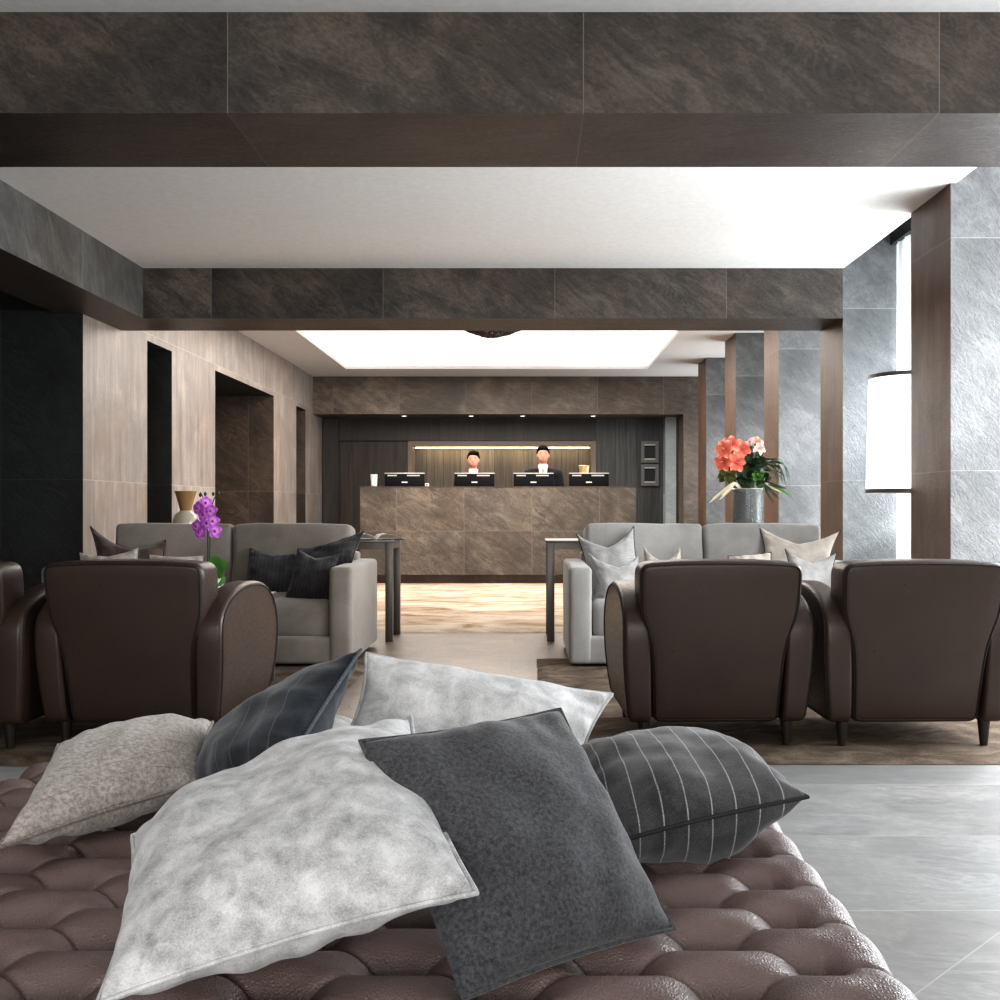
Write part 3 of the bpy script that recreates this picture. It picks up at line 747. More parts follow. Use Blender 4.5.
bm = bmesh.new(); tube(bm, [(0, 0, -.1), (0, 0, .005)], .01, 8); build('cable', bm, M['cable'], t)
bm = bmesh.new(); lathe(bm, [(.08, -.015), (.08, .008)], seg=20); build('canopy', bm, M['cable'], t)

# ------------------------------------------------------------------ sofas
def make_sofa(W, mat, label, loc):
    t = thing('sofa', label, 'sofa', loc)
    D, AW = .97, .125
    bm = bmesh.new(); rbox(bm, (W / 2, D / 2, .09), (W / 2 - .004, D / 2 - .005, .075), .02); build('base', bm, mat, t)
    for x in (AW / 2, W - AW / 2):
        bm = bmesh.new(); rbox(bm, (x, D / 2, .28), (AW / 2, D / 2, .262), .022, (.004, .006, .004), wob=.003, seed=x); build('arm', bm, mat, t)
    sw = (W - 2 * AW) / 2
    bm = bmesh.new(); rbox(bm, (W / 2, D - .07, .36), (W / 2 - AW + .02, .07, .23), .02); build('back_frame', bm, mat, t)
    for i in range(2):
        cx = AW + sw * (i + .5)
        bm = bmesh.new(); rbox(bm, (cx, .04 + .34, .25), (sw / 2 - .003, .35, .105), .045, (.0, .012, .02), wob=.006, seed=i + 3); build('seat_cushion', bm, mat, t)
        bm = bmesh.new(); rbox(bm, (0, 0, 0), (sw / 2 - .002, .11, .225), .032, (.0, .035, .012), wob=.008, seed=i * 5 + 1)
        bm.transform(Matrix.Translation((cx, .78, .53)) @ Matrix.Rotation(-.13, 4, 'X')); build('back_cushion', bm, mat, t)
    for x in (.06, W - .06):
        for y in (.07, D - .07):
            bm = bmesh.new(); lathe(bm, [(.025, 0), (.03, .03)], (x, y, 0), 12); build('foot', bm, M['legwood'], t)
    return t
make_sofa(1.69, M['sofaL'], 'taupe two seat sofa on the left facing the viewer', (-2.645, 5.69, .012))
make_sofa(1.69, M['sofaR'], 'light grey two seat sofa on the right facing the viewer', (.222, 5.69, .012))

# ------------------------------------------------------------------ console tables behind the sofas
def console(x0, x1, y0, y1, label):
    t = thing('console_table', label, 'table', ((x0 + x1) / 2, (y0 + y1) / 2, 0)); w = (x1 - x0) / 2; d = (y1 - y0) / 2
    bm = bmesh.new(); bbox(bm, -w - .01, w + .01, -d - .01, d + .01, .648, .662, .003); build('table_top', bm, M['gunmetal'], t)
    bm = bmesh.new()
    for a in ((-w + .05, w - .05, -d + .004, -d + .03), (-w + .05, w - .05, d - .03, d - .004), (-w + .004, -w + .03, -d + .05, d - .05), (w - .03, w - .004, -d + .05, d - .05)):
        box(bm, a[0], a[1], a[2], a[3], .604, .648)
    build('apron', bm, M['gunmetal'], t, smooth=False)
    for sx in (-1, 1):
        for sy in (-1, 1):
            bm = bmesh.new(); x = sx * (w - .024); y = sy * (d - .024); bbox(bm, x - .024, x + .024, y - .024, y + .024, 0, .648, .002); build('leg', bm, M['gunmetal'], t)
console(-2.62, -.885, 6.86, 7.30, 'dark metal console table behind the left sofa')
console(.125, 1.9, 6.86, 7.30, 'dark metal console table behind the right sofa')
# magazine
mg = P(377, 540, 7.0)
t = thing('magazine', 'open magazine lying on the left console table', 'magazine', (mg.x - .02, 7.02, .663), .25)
for s, nm in ((-1, 'page'), (1, 'page')):
    bm = bmesh.new(); prof = [(0, .004), (.03, .032), (.07, .04), (.13, .028), (.19, .012), (.2, .004)]
    g = [[bm.verts.new((s * x, y, z)) for x, z in prof] for y in (-.13, .13)]
    for a in range(len(prof) - 1): bm.faces.new((g[0][a], g[0][a + 1], g[1][a + 1], g[1][a]))
    bmesh.ops.solidify(bm, geom=bm.faces[:], thickness=.004); build('page', bm, M['paper'], t)
    bm = bmesh.new(); g = [[bm.verts.new((s * x, y, z + .0045)) for x, z in prof[2:5]] for y in (-.1, .06)]
    for a in range(2): bm.faces.new((g[0][a], g[0][a + 1], g[1][a + 1], g[1][a]))
    build('picture', bm, M['print'], t)
bm = bmesh.new(); box(bm, -.205, .205, -.132, .132, 0, .003); build('cover', bm, M['print'], t, smooth=False)

# amber vase on the left console
t = thing('glass_vase', 'amber glass vase with flared neck behind the left sofa', 'vase', ((185.5 - CX) * 7.08 / F, 7.08, .662))
bm = bmesh.new(); lathe(bm, [(.03, 0), (.06, .01), (.082, .07), (.085, .12), (.07, .165), (.04, .19), (.036, .195)], seg=28); build('bulb', bm, M['oliveglass'], t)
bm = bmesh.new(); lathe(bm, [(.036, .195), (.05, .25), (.072, .325), (.068, .325), (.045, .25), (.03, .2)], seg=28); build('neck', bm, M['amber'], t)

# ------------------------------------------------------------------ flowers
def leafstrip(bm, pts, w, uvl=None, fold=.2, n=8):
    pts = cat_rom(pts, n); m_ = len(pts); side0 = None; prev = None; uv = bm.loops.layers.uv.verify()
    for i, p in enumerate(pts):
        d = (pts[min(m_ - 1, i + 1)] - pts[max(0, i - 1)]).normalized()
        s = d.cross(Vector((0, -1, .25))); s = s.normalized() if s.length > 1e-4 else Vector((1, 0, 0))
        f = i / (m_ - 1); ww = w * math.sin(PI * min(1, (.12 + f * .88))) ** .7 if f < 1 else .0005
        nn = s.cross(d)
        row = [bm.verts.new(p + s * ww + nn * ww * fold), bm.verts.new(p), bm.verts.new(p - s * ww + nn * ww * fold)]
        if prev:
            for k in range(2):
                fc = bm.faces.new((prev[k], prev[k + 1], row[k + 1], row[k]))
                for l in fc.loops: l[uv].uv = (.5, f)
        prev = row
def flower_bm(c, facing, R, petals, w, cup=.3, rot=0, seed=0):
    """petals around `facing` at c"""
    bm = bmesh.new(); uv = bm.loops.layers.uv.verify(); q = Vector(facing).to_track_quat('Z', 'Y'); rg = random.Random(seed)
    for k in range(petals):
        a = rot + 2 * PI * k / petals + rg.uniform(-.12, .12); n = 6; prev = None
        for i in range(n + 1):
            f = i / n; r = R * f; hw = w * R * (math.sin(PI * min(.97, .08 + f * .9)) ** .6)
            z = cup * R * (f - .9 * f ** 3) + (R * .03 if k % 2 else 0)
            row = []
            for s in (-1, -.5, 0, .5, 1):
                x = r * math.cos(a) - s * hw * math.sin(a); y = r * math.sin(a) + s * hw * math.cos(a)
                row.append(bm.verts.new(Vector(c) + q @ Vector((x, y, z - .12 * R * (1 - s * s) * f))))
            if prev:
                for j in range(4):
                    fc = bm.faces.new((prev[j], prev[j + 1], row[j + 1], row[j]))
                    for l in fc.loops: l[uv].uv = (.5, f)
            prev = row
    return bm
OY = 5.02
# coffee table and orchid
t = thing('coffee_table', 'low dark coffee table between the left armchairs and sofa', 'table', (-1.62, OY, .012))
bm = bmesh.new(); bbox(bm, -.36, .36, -.24, .24, .415, .445, .004); build('table_top', bm, M['gunmetal'], t)
for sx in (-1, 1):
    for sy in (-1, 1):
        bm = bmesh.new(); bbox(bm, sx * .34 - .015, sx * .34 + .015, sy * .22 - .015, sy * .22 + .015, 0, .415, .002); build('leg', bm, M['gunmetal'], t)
ob = P(212, 590, OY); OZ = .457
t = thing('orchid', 'purple orchid in a pot on the low left table', 'potted plant', (ob.x, OY, OZ))
bm = bmesh.new(); lathe(bm, [(.045, 0), (.06, .08), (.062, .085), (.055, .085), (.04, .06)], seg=24); build('pot', bm, M['pot'], t)
bm = bmesh.new(); ell(bm, (0, 0, .07), (.052, .052, .02)); build('soil', bm, M['moss'], t)
for k, (dx, dz, bx_) in enumerate(((.045, .11, .01), (.075, .0, .05), (.07, .05, .05), (-.05, .07, -.05), (.04, .03, .06), (.02, .08, -.09), (.085, .085, .02))):
    bm = bmesh.new(); leafstrip(bm, [(0, 0, .075), (dx * .5, -.03, .075 + dz * .7), (dx, -.04 + bx_ * .2, .075 + dz)], .034, n=6); build('leaf', bm, M['leaf'], t)
def oz(py): return H - (py - CY) * OY / F - OZ
def ox(px): return (px - CX) * OY / F - ob.x
stems = [[(207, 590), (208, 545), (207, 510), (203, 497), (200, 492)], [(209, 590), (210, 545), (211, 512), (215, 497), (219, 494)]]
for st in stems:
    bm = bmesh.new(); tube(bm, cat_rom([(ox(a), 0, oz(b_)) for a, b_ in st], 5), .0035, 6, r2=.002); build('stem', bm, M['stem'], t)
for st in ((203, 497), (216, 496)):
    for k in range(2):
        bm = bmesh.new(); ell(bm, (ox(st[0] + (k * 5 - 3)), .005, oz(st[1] - 2 - k)), (.007, .007, .01)); build('bud', bm, M['stem'], t)
fl = [(207, 503, .4), (213, 511, 0), (201, 508, -.6), (205, 515, -.3), (215, 521, .2), (200, 526, -.5), (208, 523, 0), (217, 531, .3), (203, 532, -.3), (209, 512, .1)]
for i, (px, py, yaw) in enumerate(fl):
    c = Vector((ox(px), -.02 - .012 * (i % 3), oz(py))); fc = Vector((math.sin(yaw), -1, .05))
    fo = build('flower', flower_bm(c, fc, .034, 5, .48, .15, PI / 2, i), M['orchid'], t, angle=180)
    bm = bmesh.new(); ell(bm, c + fc.normalized() * .008, (.006, .008, .008)); build('lip', bm, M['orchidlip'], fo)

# bouquet in a glass vase on the right console
VY = 7.08; vx = (747.5 - CX) * VY / F
t = thing('flower_vase', 'tall glass vase of coral amaryllis and greenery behind the right sofa', 'flowers', (vx, VY, .662))
def vz(py): return H - (py - CY) * VY / F - .662
def vxx(px): return (px - CX) * VY / F - vx
top = vz(489)
bm = bmesh.new(); lathe(bm, [(.1, 0), (.1, .01), (.1, top), (.094, top), (.094, .012)], seg=36); build('vase', bm, M['vaseglass'], t)
bm = bmesh.new(); lathe(bm, [(.1, top - .004), (.103, top), (.1, top + .004), (.095, top)], seg=36, cap=False); build('rim', bm, M['silver'], t)
bm = bmesh.new(); lathe(bm, [(.08, .135), (.08, top - .03)], seg=28, cap=False); build('liner', bm, M['liner'], t)
bm = bmesh.new(); rbox(bm, (0, 0, .075), (.088, .088, .06), .05, wob=.02); tag(build('moss', bm, M['moss'], t), kind='stuff')
fls = [(723, 450, -.5, .25, 'coral'), (730, 445, -.2, .5, 'coral'), (741, 449, .2, .2, 'coral'), (722, 462, -.6, -.1, 'coral'), (735, 463, .0, 0, 'coral'), (757, 449, .4, .6, 'pinkp'), (754, 443, .1, 1.2, 'pinkp')]
for i, (px, py, yaw, pit, mt) in enumerate(fls):
    c = Vector((vxx(px), -.05 + .015 * (i % 3), vz(py))); fc = Vector((math.sin(yaw), -1, pit))
    fo = build('flower', flower_bm(c, fc, .07 if mt == 'coral' else .055, 6, .36, .45 if mt == 'coral' else .9, .3 * i, i), M[mt], t, angle=180)
    bm = bmesh.new(); tube(bm, [c, c + fc.normalized() * .05], .003, 6); build('stamen', bm, M['straw'], fo)
    bm = bmesh.new(); tube(bm, cat_rom([c, (c.x * .7, .0, c.z - .1), (c.x * .25, .01, .25), (c.x * .1, .01, .15)], 5), .007, 8); build('stem', bm, M['stem'], t)
rg = random.Random(5)
for cx_, cy_, R, mt in ((727, 476, .07, 'moss'), (757, 478, .055, 'leaf'), (762, 480, .06, 'leafd'), (747, 478, .08, 'leafd'), (750, 466, .08, 'leafd'), (757, 462, .06, 'leafd')):
    bm = bmesh.new(); c = Vector((vxx(cx_), -.02, vz(cy_)))
    for k in range(22):
        d = Vector((rg.uniform(-1, 1), rg.uniform(-1, .6), rg.uniform(-.8, 1))).normalized()
        leafstrip(bm, [c + d * R * .15, c + d * R * .6 + Vector((0, 0, .005)), c + d * R], R * .28, n=3)
    tag(build('foliage', bm, M[mt], t, angle=180), kind='stuff')
for i in range(14):
    bm = bmesh.new(); a = rg.uniform(.2, 1); x1 = vxx(768 + 20 * a * rg.uniform(.6, 1)); z1 = vz(462 + 14 * rg.random()); z2 = vz(478 + 12 * rg.random())
    leafstrip(bm, [(.03, 0, top - .05), (.06, -.02, vz(465)), (x1 * .75, rg.uniform(-.1, .08), z1 + .03), (x1, rg.uniform(-.1, .08), z1), (x1 + .03, rg.uniform(-.1, .08), z2)], .0055, n=5)
    build('grass_blade', bm, M['leafd' if i % 3 else 'stem'], t, angle=180)
for px, py, mt, w in ((706, 503, 'straw', .011), (709, 499, 'straw', .009), (718, 496, 'straw', .012), (716, 500, 'straw', .009), (775, 499, 'leafd', .014), (788, 497, 'leaf', .013), (782, 489, 'leafd', .013), (770, 503, 'leafd', .01), (778, 493, 'straw', .008)):
    bm = bmesh.new(); s = -1 if px < 747 else 1
    leafstrip(bm, [(s * .04, -.03, top - .02), (s * .1, -.07, top + .035), (vxx(px) * .7, -.1, (vz(py) + top) / 2 + .02), (vxx(px), -.12, vz(py))], w, n=5)
    build('leaf', bm, M[mt], t, angle=180)
for px, py in ((764, 452), (760, 446), (766, 458), (748, 448), (752, 440), (745, 441)):
    bm = bmesh.new(); leafstrip(bm, [(.01, .01, top - .05), ((vxx(px)) * .5, .02, (top + vz(py)) / 2), (vxx(px), 0, vz(py))], .011, n=5); build('leaf', bm, M['leafd'], t, angle=180)

# ------------------------------------------------------------------ floor lamp
LY = 6.35; lx = 2.328
t = thing('floor_lamp', 'tall floor lamp with big white drum shade by the window', 'lamp', (lx, LY, 0))
z0, z1 = H + (507 - 489) * LY / F - .012, H + (507 - 377) * LY / F
bm = bmesh.new(); lathe(bm, [(.272, z0), (.256, z1)], seg=48, cap=False); bmesh.ops.solidify(bm, geom=bm.faces[:], thickness=.004); build('lamp_shade', bm, M['shade'], t)
for z, r in ((z0, .272), (z1, .256)):
    bm = bmesh.new(); lathe(bm, [(r + .003, z - .012), (r + .003, z + .012), (r - .006, z + .012), (r - .006, z - .012), (r + .003, z - .012)], seg=48, cap=False); build('trim_band', bm, M['gunmetal'], t)
bm = bmesh.new(); tube(bm, [(0, 0, .02), (0, 0, z1 - .06)], .012, 12); build('pole', bm, M['gunmetal'], t)
bm = bmesh.new(); lathe(bm, [(.15, 0), (.15, .018), (.02, .024)], seg=36); build('base', bm, M['gunmetal'], t)

# ------------------------------------------------------------------ armchairs
def make_armchair():
    t = thing('armchair', '', 'armchair', (0, 0, 0), group='brown leather armchairs seen from behind')
    # local: x across, y forward (away from viewer), rear at y = 0
    half = [(0, .088), (.15, .088), (.225, .089), (.238, .1), (.243, .2), (.25, .31), (.258, .38), (.276, .44), (.293, .49), (.298, .54), (.3, .6), (.302, .65), (.298, .672), (.284, .684), (.26, .688), (.15, .694), (0, .696)]
    out = half + [(-x, z) for x, z in reversed(half[1:-1])]
    lean = lambda z: -.17 * (z - .1)
    bm = bmesh.new()
    def pb(u, v, w):
        dome = max(0, 1 - (u / .3) ** 2) * max(0, math.sin(PI * min(1, max(0, (v - .09) / .61))))
        return Vector((u, .055 + w + lean(v) + dome * (-.012 if w < .085 else .02), v))
    seam, _ = slab(bm, out, .17, pb, bev=.024, n=150, seam_in=-.012)
    back = build('backrest', bm, M['leather'], t, angle=70)
    bm = bmesh.new(); tube(bm, [p for p in seam], .003, 6, closed=True); build('seam', bm, M['seam'], back)
    prof = [(.065, .09), (.035, .12), (.02, .22), (.008, .34), (.003, .42), (.012, .475), (.05, .52), (.14, .562), (.27, .588), (.42, .592), (.54, .575), (.635, .53), (.695, .45), (.715, .35), (.705, .23), (.67, .13), (.64, .095), (.6, .09), (.3, .09)]
    pr = [(p.x, p.y) for p in cat_rom([Vector((a, b_, 0)) for a, b_ in prof], 4, closed=True)]
    for s in (-1, 1):
        bm = bmesh.new()
        def pl(u, v, w, s=s):
            k = min(1, max(0, (v - .09) / .5))
            return Vector((s * (.246 + w * (1.0 + .1 * k) + .012 * k + .014 * math.sin(PI * k) * (1 if w > .05 else 0)), u, v))
        _, sm = slab(bm, pr, .082, pl, bev=.016, n=130)
        arm = build('arm', bm, M['leather'], t, angle=70)
        bm = bmesh.new(); tube(bm, sm, .003, 6, closed=True); build('piping', bm, M['seam'], arm)
    bm = bmesh.new(); rbox(bm, (0, .42, .345), (.235, .24, .075), .04, (0, .01, .02)); build('seat_cushion', bm, M['leather'], t)
    bm = bmesh.new(); rbox(bm, (0, .39, .18), (.24, .26, .09), .02); build('seat_base', bm, M['leather'], t)
    for x in (-.27, .27):
        for y in (.085, .61):
            bm = bmesh.new(); lathe(bm, [(.014, 0), (.024, .1)], (x, y, 0), 14); build('leg', bm, M['legwood'], t)
    t.scale = (.965, 1, .975)
    return t
ch = make_armchair()
spec = [((126, 3.73), -.05, 1.0, 'brown leather armchair seen from behind, with orchid showing over its back'),
        ((720, 3.74), .03, 1.0, 'brown leather armchair in front of the grey sofa, left of the right hand pair'),
        ((922, 3.74), .02, 1.0, 'brown leather armchair at the right edge, before the window pillar'),
        ((-75, 3.70), -.03, 1.0, 'brown leather armchair cut off by the left edge of the photo')]
for i, ((px, Y), rz, k, lab) in enumerate(spec):
    o = ch if i == 0 else dup(ch)
    o.location = ((px - CX) * Y / F, Y, .013); o.rotation_euler = (0, 0, rz); o['label'] = lab

# ------------------------------------------------------------------ pillows
def pillow(label, corners, T, mat, pipe=None, seed=0, pinch=.07, n=26, group=None, wr=.006, rag=1.0, asym=0.0, cat='pillow', chop=0.0):
    """corners TL, TR, BR, BL in world space"""
    c = [Vector(p) for p in corners]; mid = sum(c, Vector()) / 4
    t = thing('pillow', label, cat, mid, group=group)
    nrm = ((c[1] - c[3]).cross(c[0] - c[2])).normalized()
    if nrm.y > 0: nrm = -nrm
    def pos(u, v):
        a = u * (1 - pinch * (1 - v * v) * u * u); b_ = v * (1 - pinch * (1 - u * u) * v * v)
        a = (a + 1) / 2; b_ = (b_ + 1) / 2
        if chop: b_ -= chop * max(0, 1 - abs(u) * 1.02) ** .8 * b_ ** 2
        return (c[3] * (1 - a) + c[2] * a) * (1 - b_) + (c[0] * (1 - a) + c[1] * a) * b_ - mid
    bm = bmesh.new(); uv = bm.loops.layers.uv.verify(); lay = {}
    par = [math.sin(PI / 2 * (2 * i / n - 1)) * .6 + .4 * (2 * i / n - 1) for i in range(n + 1)]
    for side in (1, -1):
        for i, u in enumerate(par):
            for j, v in enumerate(par):
                edge = i in (0, n) or j in (0, n)
                if edge and side == -1: lay[(side, i, j)] = lay[(1, i, j)]; continue
                p = pos(u, v)
                h = ((1 - u * u) * (1 - v * v)) ** .5
                h = h * .75 + .25 * min(1, 2.2 * ((1 - abs(u)) * (1 - abs(v))) ** .5)
                q = Vector((u * 2.1 + seed * 3.7, v * 2.1, side * 5 + seed))
                th = T * h * (1 + asym * side) * (1 + .22 * mnoise.noise(q))
                em = (1 - min(1, (1 - abs(u)) / .45)) if abs(u) > abs(v) else (1 - min(1, (1 - abs(v)) / .45))
                th += wr * rag * max(0, em) * h ** .3 * math.sin((v if abs(u) > abs(v) else u) * 17 + 3 * mnoise.noise(q * 1.4)) * (0 if edge else 1)
                th += .004 * rag * mnoise.noise(q * 3.1) * (0 if edge else 1)
                lay[(side, i, j)] = bm.verts.new(p + nrm * side * th)
        for i in range(n):
            for j in range(n):
                vs = [lay[(side, i, j)], lay[(side, i + 1, j)], lay[(side, i + 1, j + 1)], lay[(side, i, j + 1)]]
                f = bm.faces.new(vs)
                for l, (a, b_) in zip(f.loops, ((i, j), (i + 1, j), (i + 1, j + 1), (i, j + 1))):
                    l[uv].uv = ((par[a] + 1) / 2, (par[b_] + 1) / 2)
    o = build('cover', bm, mat, t, angle=180)
    sd = o.modifiers.new('subsurf', 'SUBSURF'); sd.levels = 1; sd.render_levels = 1
    bm = bmesh.new(); ring = []
    for u in par[:-1]: ring.append(pos(u, -1))
    for v in par[:-1]: ring.append(pos(1, v))
    for u in reversed(par[1:]): ring.append(pos(u, 1))
    for v in reversed(par[1:]): ring.append(pos(-1, v))
    tube(bm, ring, .003, 6, closed=True); build('piping', bm, pipe or mat, t)
    return t
G = 'cushions heaped on the tufted ottoman'
OZT = .355   # crown of the ottoman
pillow('large mottled pale grey cushion lying at the front of the ottoman', [P(132, 836, 1.36), P(411, 716, 1.52), P(477, 893, 1.06), P(97, 1004, 1.0)], .07, M['lightgrey'], M['lightgrey'], 1, group=G, asym=.15, wr=.008)
pillow('plain charcoal wool cushion leaning at the front centre', [P(360, 741, 1.27), P(560, 709, 1.46), P(674, 929, 1.27), P(464, 999, 1.09)], .055, M['charcoal'], M['charcoal'], 2, group=G, pinch=.04, wr=.004)
pillow('charcoal cushion with thin white pinstripes at the right of the heap', [(.06, 1.84, .455), (.365, 1.88, .455), P(808, 797, 1.56), (.085, 1.45, .405)], .085, M['pin'], M['pipe_dark'], 3, group=G, asym=-.24)
pillow('dark blue pinstriped cushion standing on its corner', [P(226, 736, 1.98), P(361, 650, 1.76), P(284, 772, 1.53), P(190, 798, 1.76)], .058, M['denim'], M['denim'], 4, group=G, pinch=.03)
pillow('silvery white cushion leaning at the back of the heap', [P(366, 653, 1.92), P(613, 694, 2.02), P(575, 790, 1.87), P(334, 760, 1.80)], .065, M['palegrey'], M['lightgrey'], 5, group=G)
pillow('beige melange cushion at the left of the heap', [P(58, 745, 1.86), P(213, 722, 1.98), P(199, 784, 1.73), P(-2, 848, 1.43)], .06, M['beige'], M['beige'], 6, group=G)
pillow('grey corded cushion lying almost hidden behind the dark blue one', [(-.66, 2.16, .42), (-.34, 2.22, .42), (-.30, 1.98, .41), (-.64, 1.96, .41)], .045, M['knit'], M['knit'], 7, group=G)
# sofa cushions
GL = 'cushions on the left sofa'; GR = 'cushions on the right sofa'
pillow('brown and black striped cushion at the left end of the left sofa', [P(90, 526, 6.35), P(166, 540, 6.35), P(170, 600, 6.1), P(98, 596, 6.1)], .07, M['brownpillow'], M['pipe_dark'], 11, chop=0.28, pinch=.12, group=GL)
pillow('cream cushion in front of the brown striped one', [P(80, 553, 6.05), P(138, 548, 6.05), P(140, 605, 5.85), P(80, 605, 5.85)], .05, M['cream'], M['cream'], 12, chop=0.1, group=GL)
pillow('cream cushion showing over the armchair, left of the orchid', [P(150, 555, 6.05), P(203, 556, 6.05), P(205, 610, 5.85), P(150, 610, 5.85)], .05, M['cream'], M['cream'], 13, group=GL)
pillow('black striped cushion right of the orchid', [P(250, 548, 6.35), P(297, 553, 6.35), P(292, 605, 6.1), P(242, 600, 6.1)], .055, M['dkpillow'], M['pipe_dark'], 14, chop=0.08, group=GL)
pillow('brown topped cushion at the back by the right arm', [P(300, 526, 6.5), P(322, 540, 6.45), P(330, 590, 6.3), P(290, 585, 6.3)], .05, M['brownpillow'], M['pipe_dark'], 15, chop=0.2, group=GL)
pillow('black striped cushion tilted over the right arm', [P(300, 549, 6.3), P(364, 531, 6.25), P(352, 562, 6.05), P(305, 590, 6.1)], .055, M['dkpillow'], M['pipe_dark'], 16, chop=0.12, group=GL)
pillow('small black striped cushion in front by the right arm', [P(298, 548, 6.0), P(340, 553, 6.0), P(328, 606, 5.85), P(284, 602, 5.85)], .055, M['dkpillow'], M['pipe_dark'], 17, chop=0.14, group=GL)
pillow('large grey quilted cushion at the left end of the right sofa', [P(576, 533, 6.35), P(634, 526, 6.35), P(645, 590, 6.1), P(590, 600, 6.1)], .07, M['greypillow'], M['pipe_dark'], 21, chop=0.3, pinch=.12, group=GR)
pillow('small grey quilted cushion in front on the right sofa', [P(588, 553, 6.02), P(638, 556, 6.05), P(648, 603, 5.85), P(604, 608, 5.82)], .055, M['greypillow'], M['greypillow'], 22, chop=0.28, pinch=.12, group=GR)
pillow('small white cushion peeking over the right armchair back', [P(644, 546, 6.2), P(680, 548, 6.2), P(690, 600, 6.0), P(640, 600, 6.0)], .05, M['cream'], M['cream'], 23, chop=0.3, pinch=.12, group=GR)
pillow('cream cushion just above the armchair back, under the vase', [P(728, 556, 6.05), P(771, 552, 6.05), P(775, 605, 5.85), P(730, 605, 5.85)], .05, M['cream'], M['pipe_dark'], 24, group=GR)
pillow('cream cushion with black piping at the right end of the right sofa', [P(758, 525, 6.4), P(841, 530, 6.35), P(828, 590, 6.1), P(762, 585, 6.15)], .06, M['cream'], M['pipe_dark'], 25, chop=0.3, pinch=.14, group=GR)
pillow('small grey cushion with black piping in front of the piped cream one', [P(785, 549, 6.0), P(837, 552, 6.0), P(834, 600, 5.82), P(788, 600, 5.82)], .05, M['greypillow'], M['pipe_dark'], 26, chop=0.25, pinch=.14, group=GR)

# ------------------------------------------------------------------ tufted ottoman
OX0, OX1, OY0, OY1 = -1.03, .435, .62, 2.30
def tuft_h(x, y):
    dx, dy = .125, .131
    bx0, by0 = .35, 1.61
    if x > bx0:      # outside the last column of buttons the pleats run straight to the edge
        f = (y - by0) / dy; fr = abs(f - round(f)) * dy; k = min(1, (x - bx0) / .03)
        return (-.014 * math.exp(-(fr / .0042) ** 1.1) * (1 - .3 * k) - .007 * math.cos(2 * PI * f) * (1 - .3 * k)
                - .03 * (1 - k) ** 2 * math.exp(-(fr / .028) ** 2))
    a = (x - bx0) / (2 * dx) + (y - by0) / dy; b_ = (x - bx0) / (2 * dx) - (y - by0) / dy
    fa = abs(a - round(a)); fb = abs(b_ - round(b_))
    ra, rb = round(a), round(b_)
    best = 9
    for i in (-1, 0, 1):
        for j in (-1, 0, 1):
            A, B = ra + i, rb + j
            X = bx0 + (A + B) * dx; Y = by0 + (A - B) * dy / 2
            best = min(best, math.hypot((x - X) * .7, (y - Y)))
    g = math.sqrt((2 * dx) ** -2 + dy ** -2)
    da, db = fa / g, fb / g
    cre = .012 * math.exp(-(da / .0042) ** 1.1) + .012 * math.exp(-(db / .0042) ** 1.1)
    soft = .007 * ((math.cos(2 * PI * a) + math.cos(2 * PI * b_)) * .5)
    return -min(.016, cre) - soft - .034 * math.exp(-(best / .027) ** 2)
bm = bmesh.new(); nx, ny = 430, 480; g = []
R = .045
for i in range(nx + 1):
    row = []
    for j in range(ny + 1):
        x = OX0 + (OX1 - OX0) * i / nx; y = OY0 + (OY1 - OY0) * j / ny
        e = min(x - OX0, OX1 - x, y - OY0, OY1 - y)
        # pull the four corners round
        cx_ = min(max(x, OX0 + .12), OX1 - .12); cy_ = min(max(y, OY0 + .12), OY1 - .12)
        d = Vector((x - cx_, y - cy_)); px_, py_ = x, y
        if abs(d.x) > 1e-6 and abs(d.y) > 1e-6:
            mx = max(abs(d.x), abs(d.y)); dn = d.normalized() * mx; px_, py_ = cx_ + dn.x, cy_ + dn.y
        z = OZT + tuft_h(x, y)
        if e < R: z -= R - math.sqrt(max(0, R * R - (R - e) ** 2)); 
        row.append(bm.verts.new((px_, py_, z)))
    g.append(row)
for i in range(nx):
    for j in range(ny): bm.faces.new((g[i][j], g[i + 1][j], g[i + 1][j + 1], g[i][j + 1]))
# skirt
loop = [g[i][0] for i in range(nx)] + [g[nx][j] for j in range(ny)] + [g[i][ny] for i in range(nx, 0, -1)] + [g[0][j] for j in range(ny, 0, -1)]
prev = loop
for k, z in enumerate((.25, .2, .15, .11)):
    nw = [bm.verts.new((v.co.x, v.co.y, z)) for v in loop]
    for i in range(len(loop)): bm.faces.new((prev[i], prev[(i + 1) % len(loop)], nw[(i + 1) % len(loop)], nw[i]))
    prev = nw
ot = thing('ottoman', 'large brown leather ottoman with deep button tufting in the foreground', 'ottoman', (0, 0, 0))
build('tufted_top', bm, M['tuft'], ot, angle=180)
bm = bmesh.new(); rbox(bm, ((OX0 + OX1) / 2, (OY0 + OY1) / 2, .1), ((OX1 - OX0) / 2 - .01, (OY1 - OY0) / 2 - .01, .04), .02); build('base', bm, M['leather'], ot)
for x in (OX0 + .12, OX1 - .12):
    for y in (OY0 + .12, OY1 - .12):
        bm = bmesh.new(); lathe(bm, [(.02, 0), (.03, .07)], (x, y, 0), 14); build('leg', bm, M['legwood'], ot)
# buttons that the pillows leave in view
nb = 0
for A in range(-14, 8):
    for B in range(-14, 8):
        X = .35 + (A + B) * .125; Y = 1.61 + (A - B) * .131 / 2
        if not (OX0 + .05 < X < OX1 - .05 and .95 < Y < 2.22): continue
        px = CX + X * F / Y; py = CY + (H - .31) * F / Y
        if not (-10 < px < 1010 and py < 1010): continue
        if 140 < px < 640 and py < 930: continue
        bm = bmesh.new(); ell(bm, (X, Y, OZT - .058), (.011, .011, .006)); build('button', bm, M['tuft'], ot); nb += 1

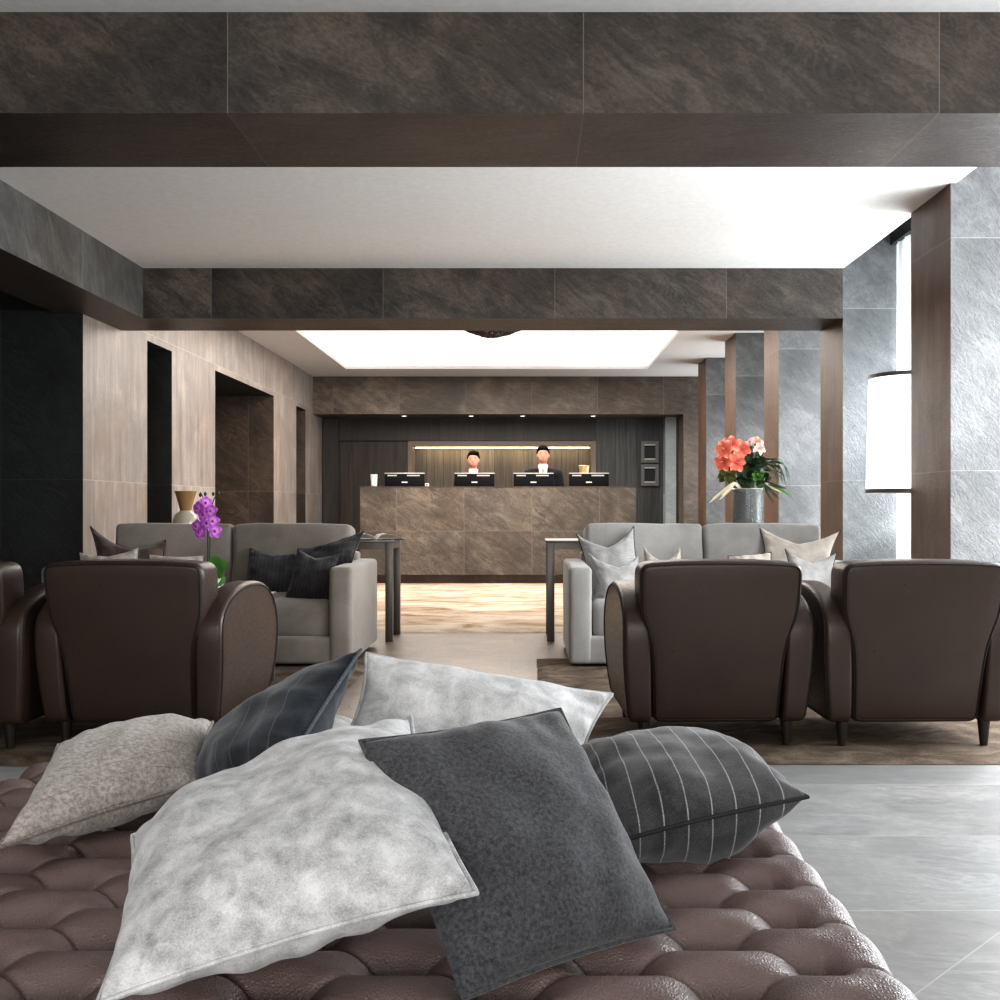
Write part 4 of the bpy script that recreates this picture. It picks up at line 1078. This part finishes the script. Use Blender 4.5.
# ------------------------------------------------------------------ lights
def area(loc, size, energy, col, direction, spread=180):
    ld = bpy.data.lights.new('area', 'AREA'); ld.shape = 'RECTANGLE'; ld.size, ld.size_y = size; ld.energy = energy; ld.color = col
    ld.spread = math.radians(spread)
    o = bpy.data.objects.new('area_light', ld); COL.objects.link(o); o.location = loc
    o.rotation_euler = Vector(direction).to_track_quat('-Z', 'Y').to_euler(); return o
cool = (.93, .97, 1)
area((3.15, 4.3, 1.45), (2.5, 2.3), 165, cool, (-1, 0, -.05))
area((3.3, 6.76, 1.4), (2.5, 1.3), 370, cool, (-1, 0, 0))
for yc in (8.7, 10.6, 12.55, 14.4):
    area((3.15, yc, 1.4), (2.5, 1.1), 42, cool, (-1, 0, 0))
area((-.2, -3.4, 1.7), (5.5, 2.0), 150, (1, .98, .96), (0, 1, -.05))  # added front fill from behind the camera
area((-.4, 11.3, CZ2 - .012), (3.8, 5.2), 230, (1, .91, .82), (0, 0, -1))
area(((NX0 + NX1) / 2, WY + .16, NZ1 - .03), (2.5, .03), 4.5, (1, .8, .5), (0, .35, -1))
w = bpy.data.worlds.new('world'); SC.world = w; w.use_nodes = True
w.node_tree.nodes['Background'].inputs[0].default_value = (.95, .98, 1, 1); w.node_tree.nodes['Background'].inputs[1].default_value = .55

# ------------------------------------------------------------------ camera
cd = bpy.data.cameras.new('camera'); cam = bpy.data.objects.new('camera', cd); COL.objects.link(cam)
cam.location = (0, 0, H); cam.rotation_euler = (PI / 2, 0, 0)
cd.sensor_width = 36; cd.lens = F / 1000 * 36; cd.shift_x = -(CX - 500) / 1000; cd.shift_y = (CY - 500) / 1000
cd.clip_start = .05; cd.clip_end = 100
SC.camera = cam
SC.view_settings.view_transform = 'Standard'
SC.view_settings.look = 'Medium High Contrast'
SC.view_settings.exposure = 0.42
SC.cycles.use_denoising = True
SC.cycles.max_bounces = 8; SC.cycles.diffuse_bounces = 4; SC.cycles.transparent_max_bounces = 8
SC.cycles.sample_clamp_indirect = 6
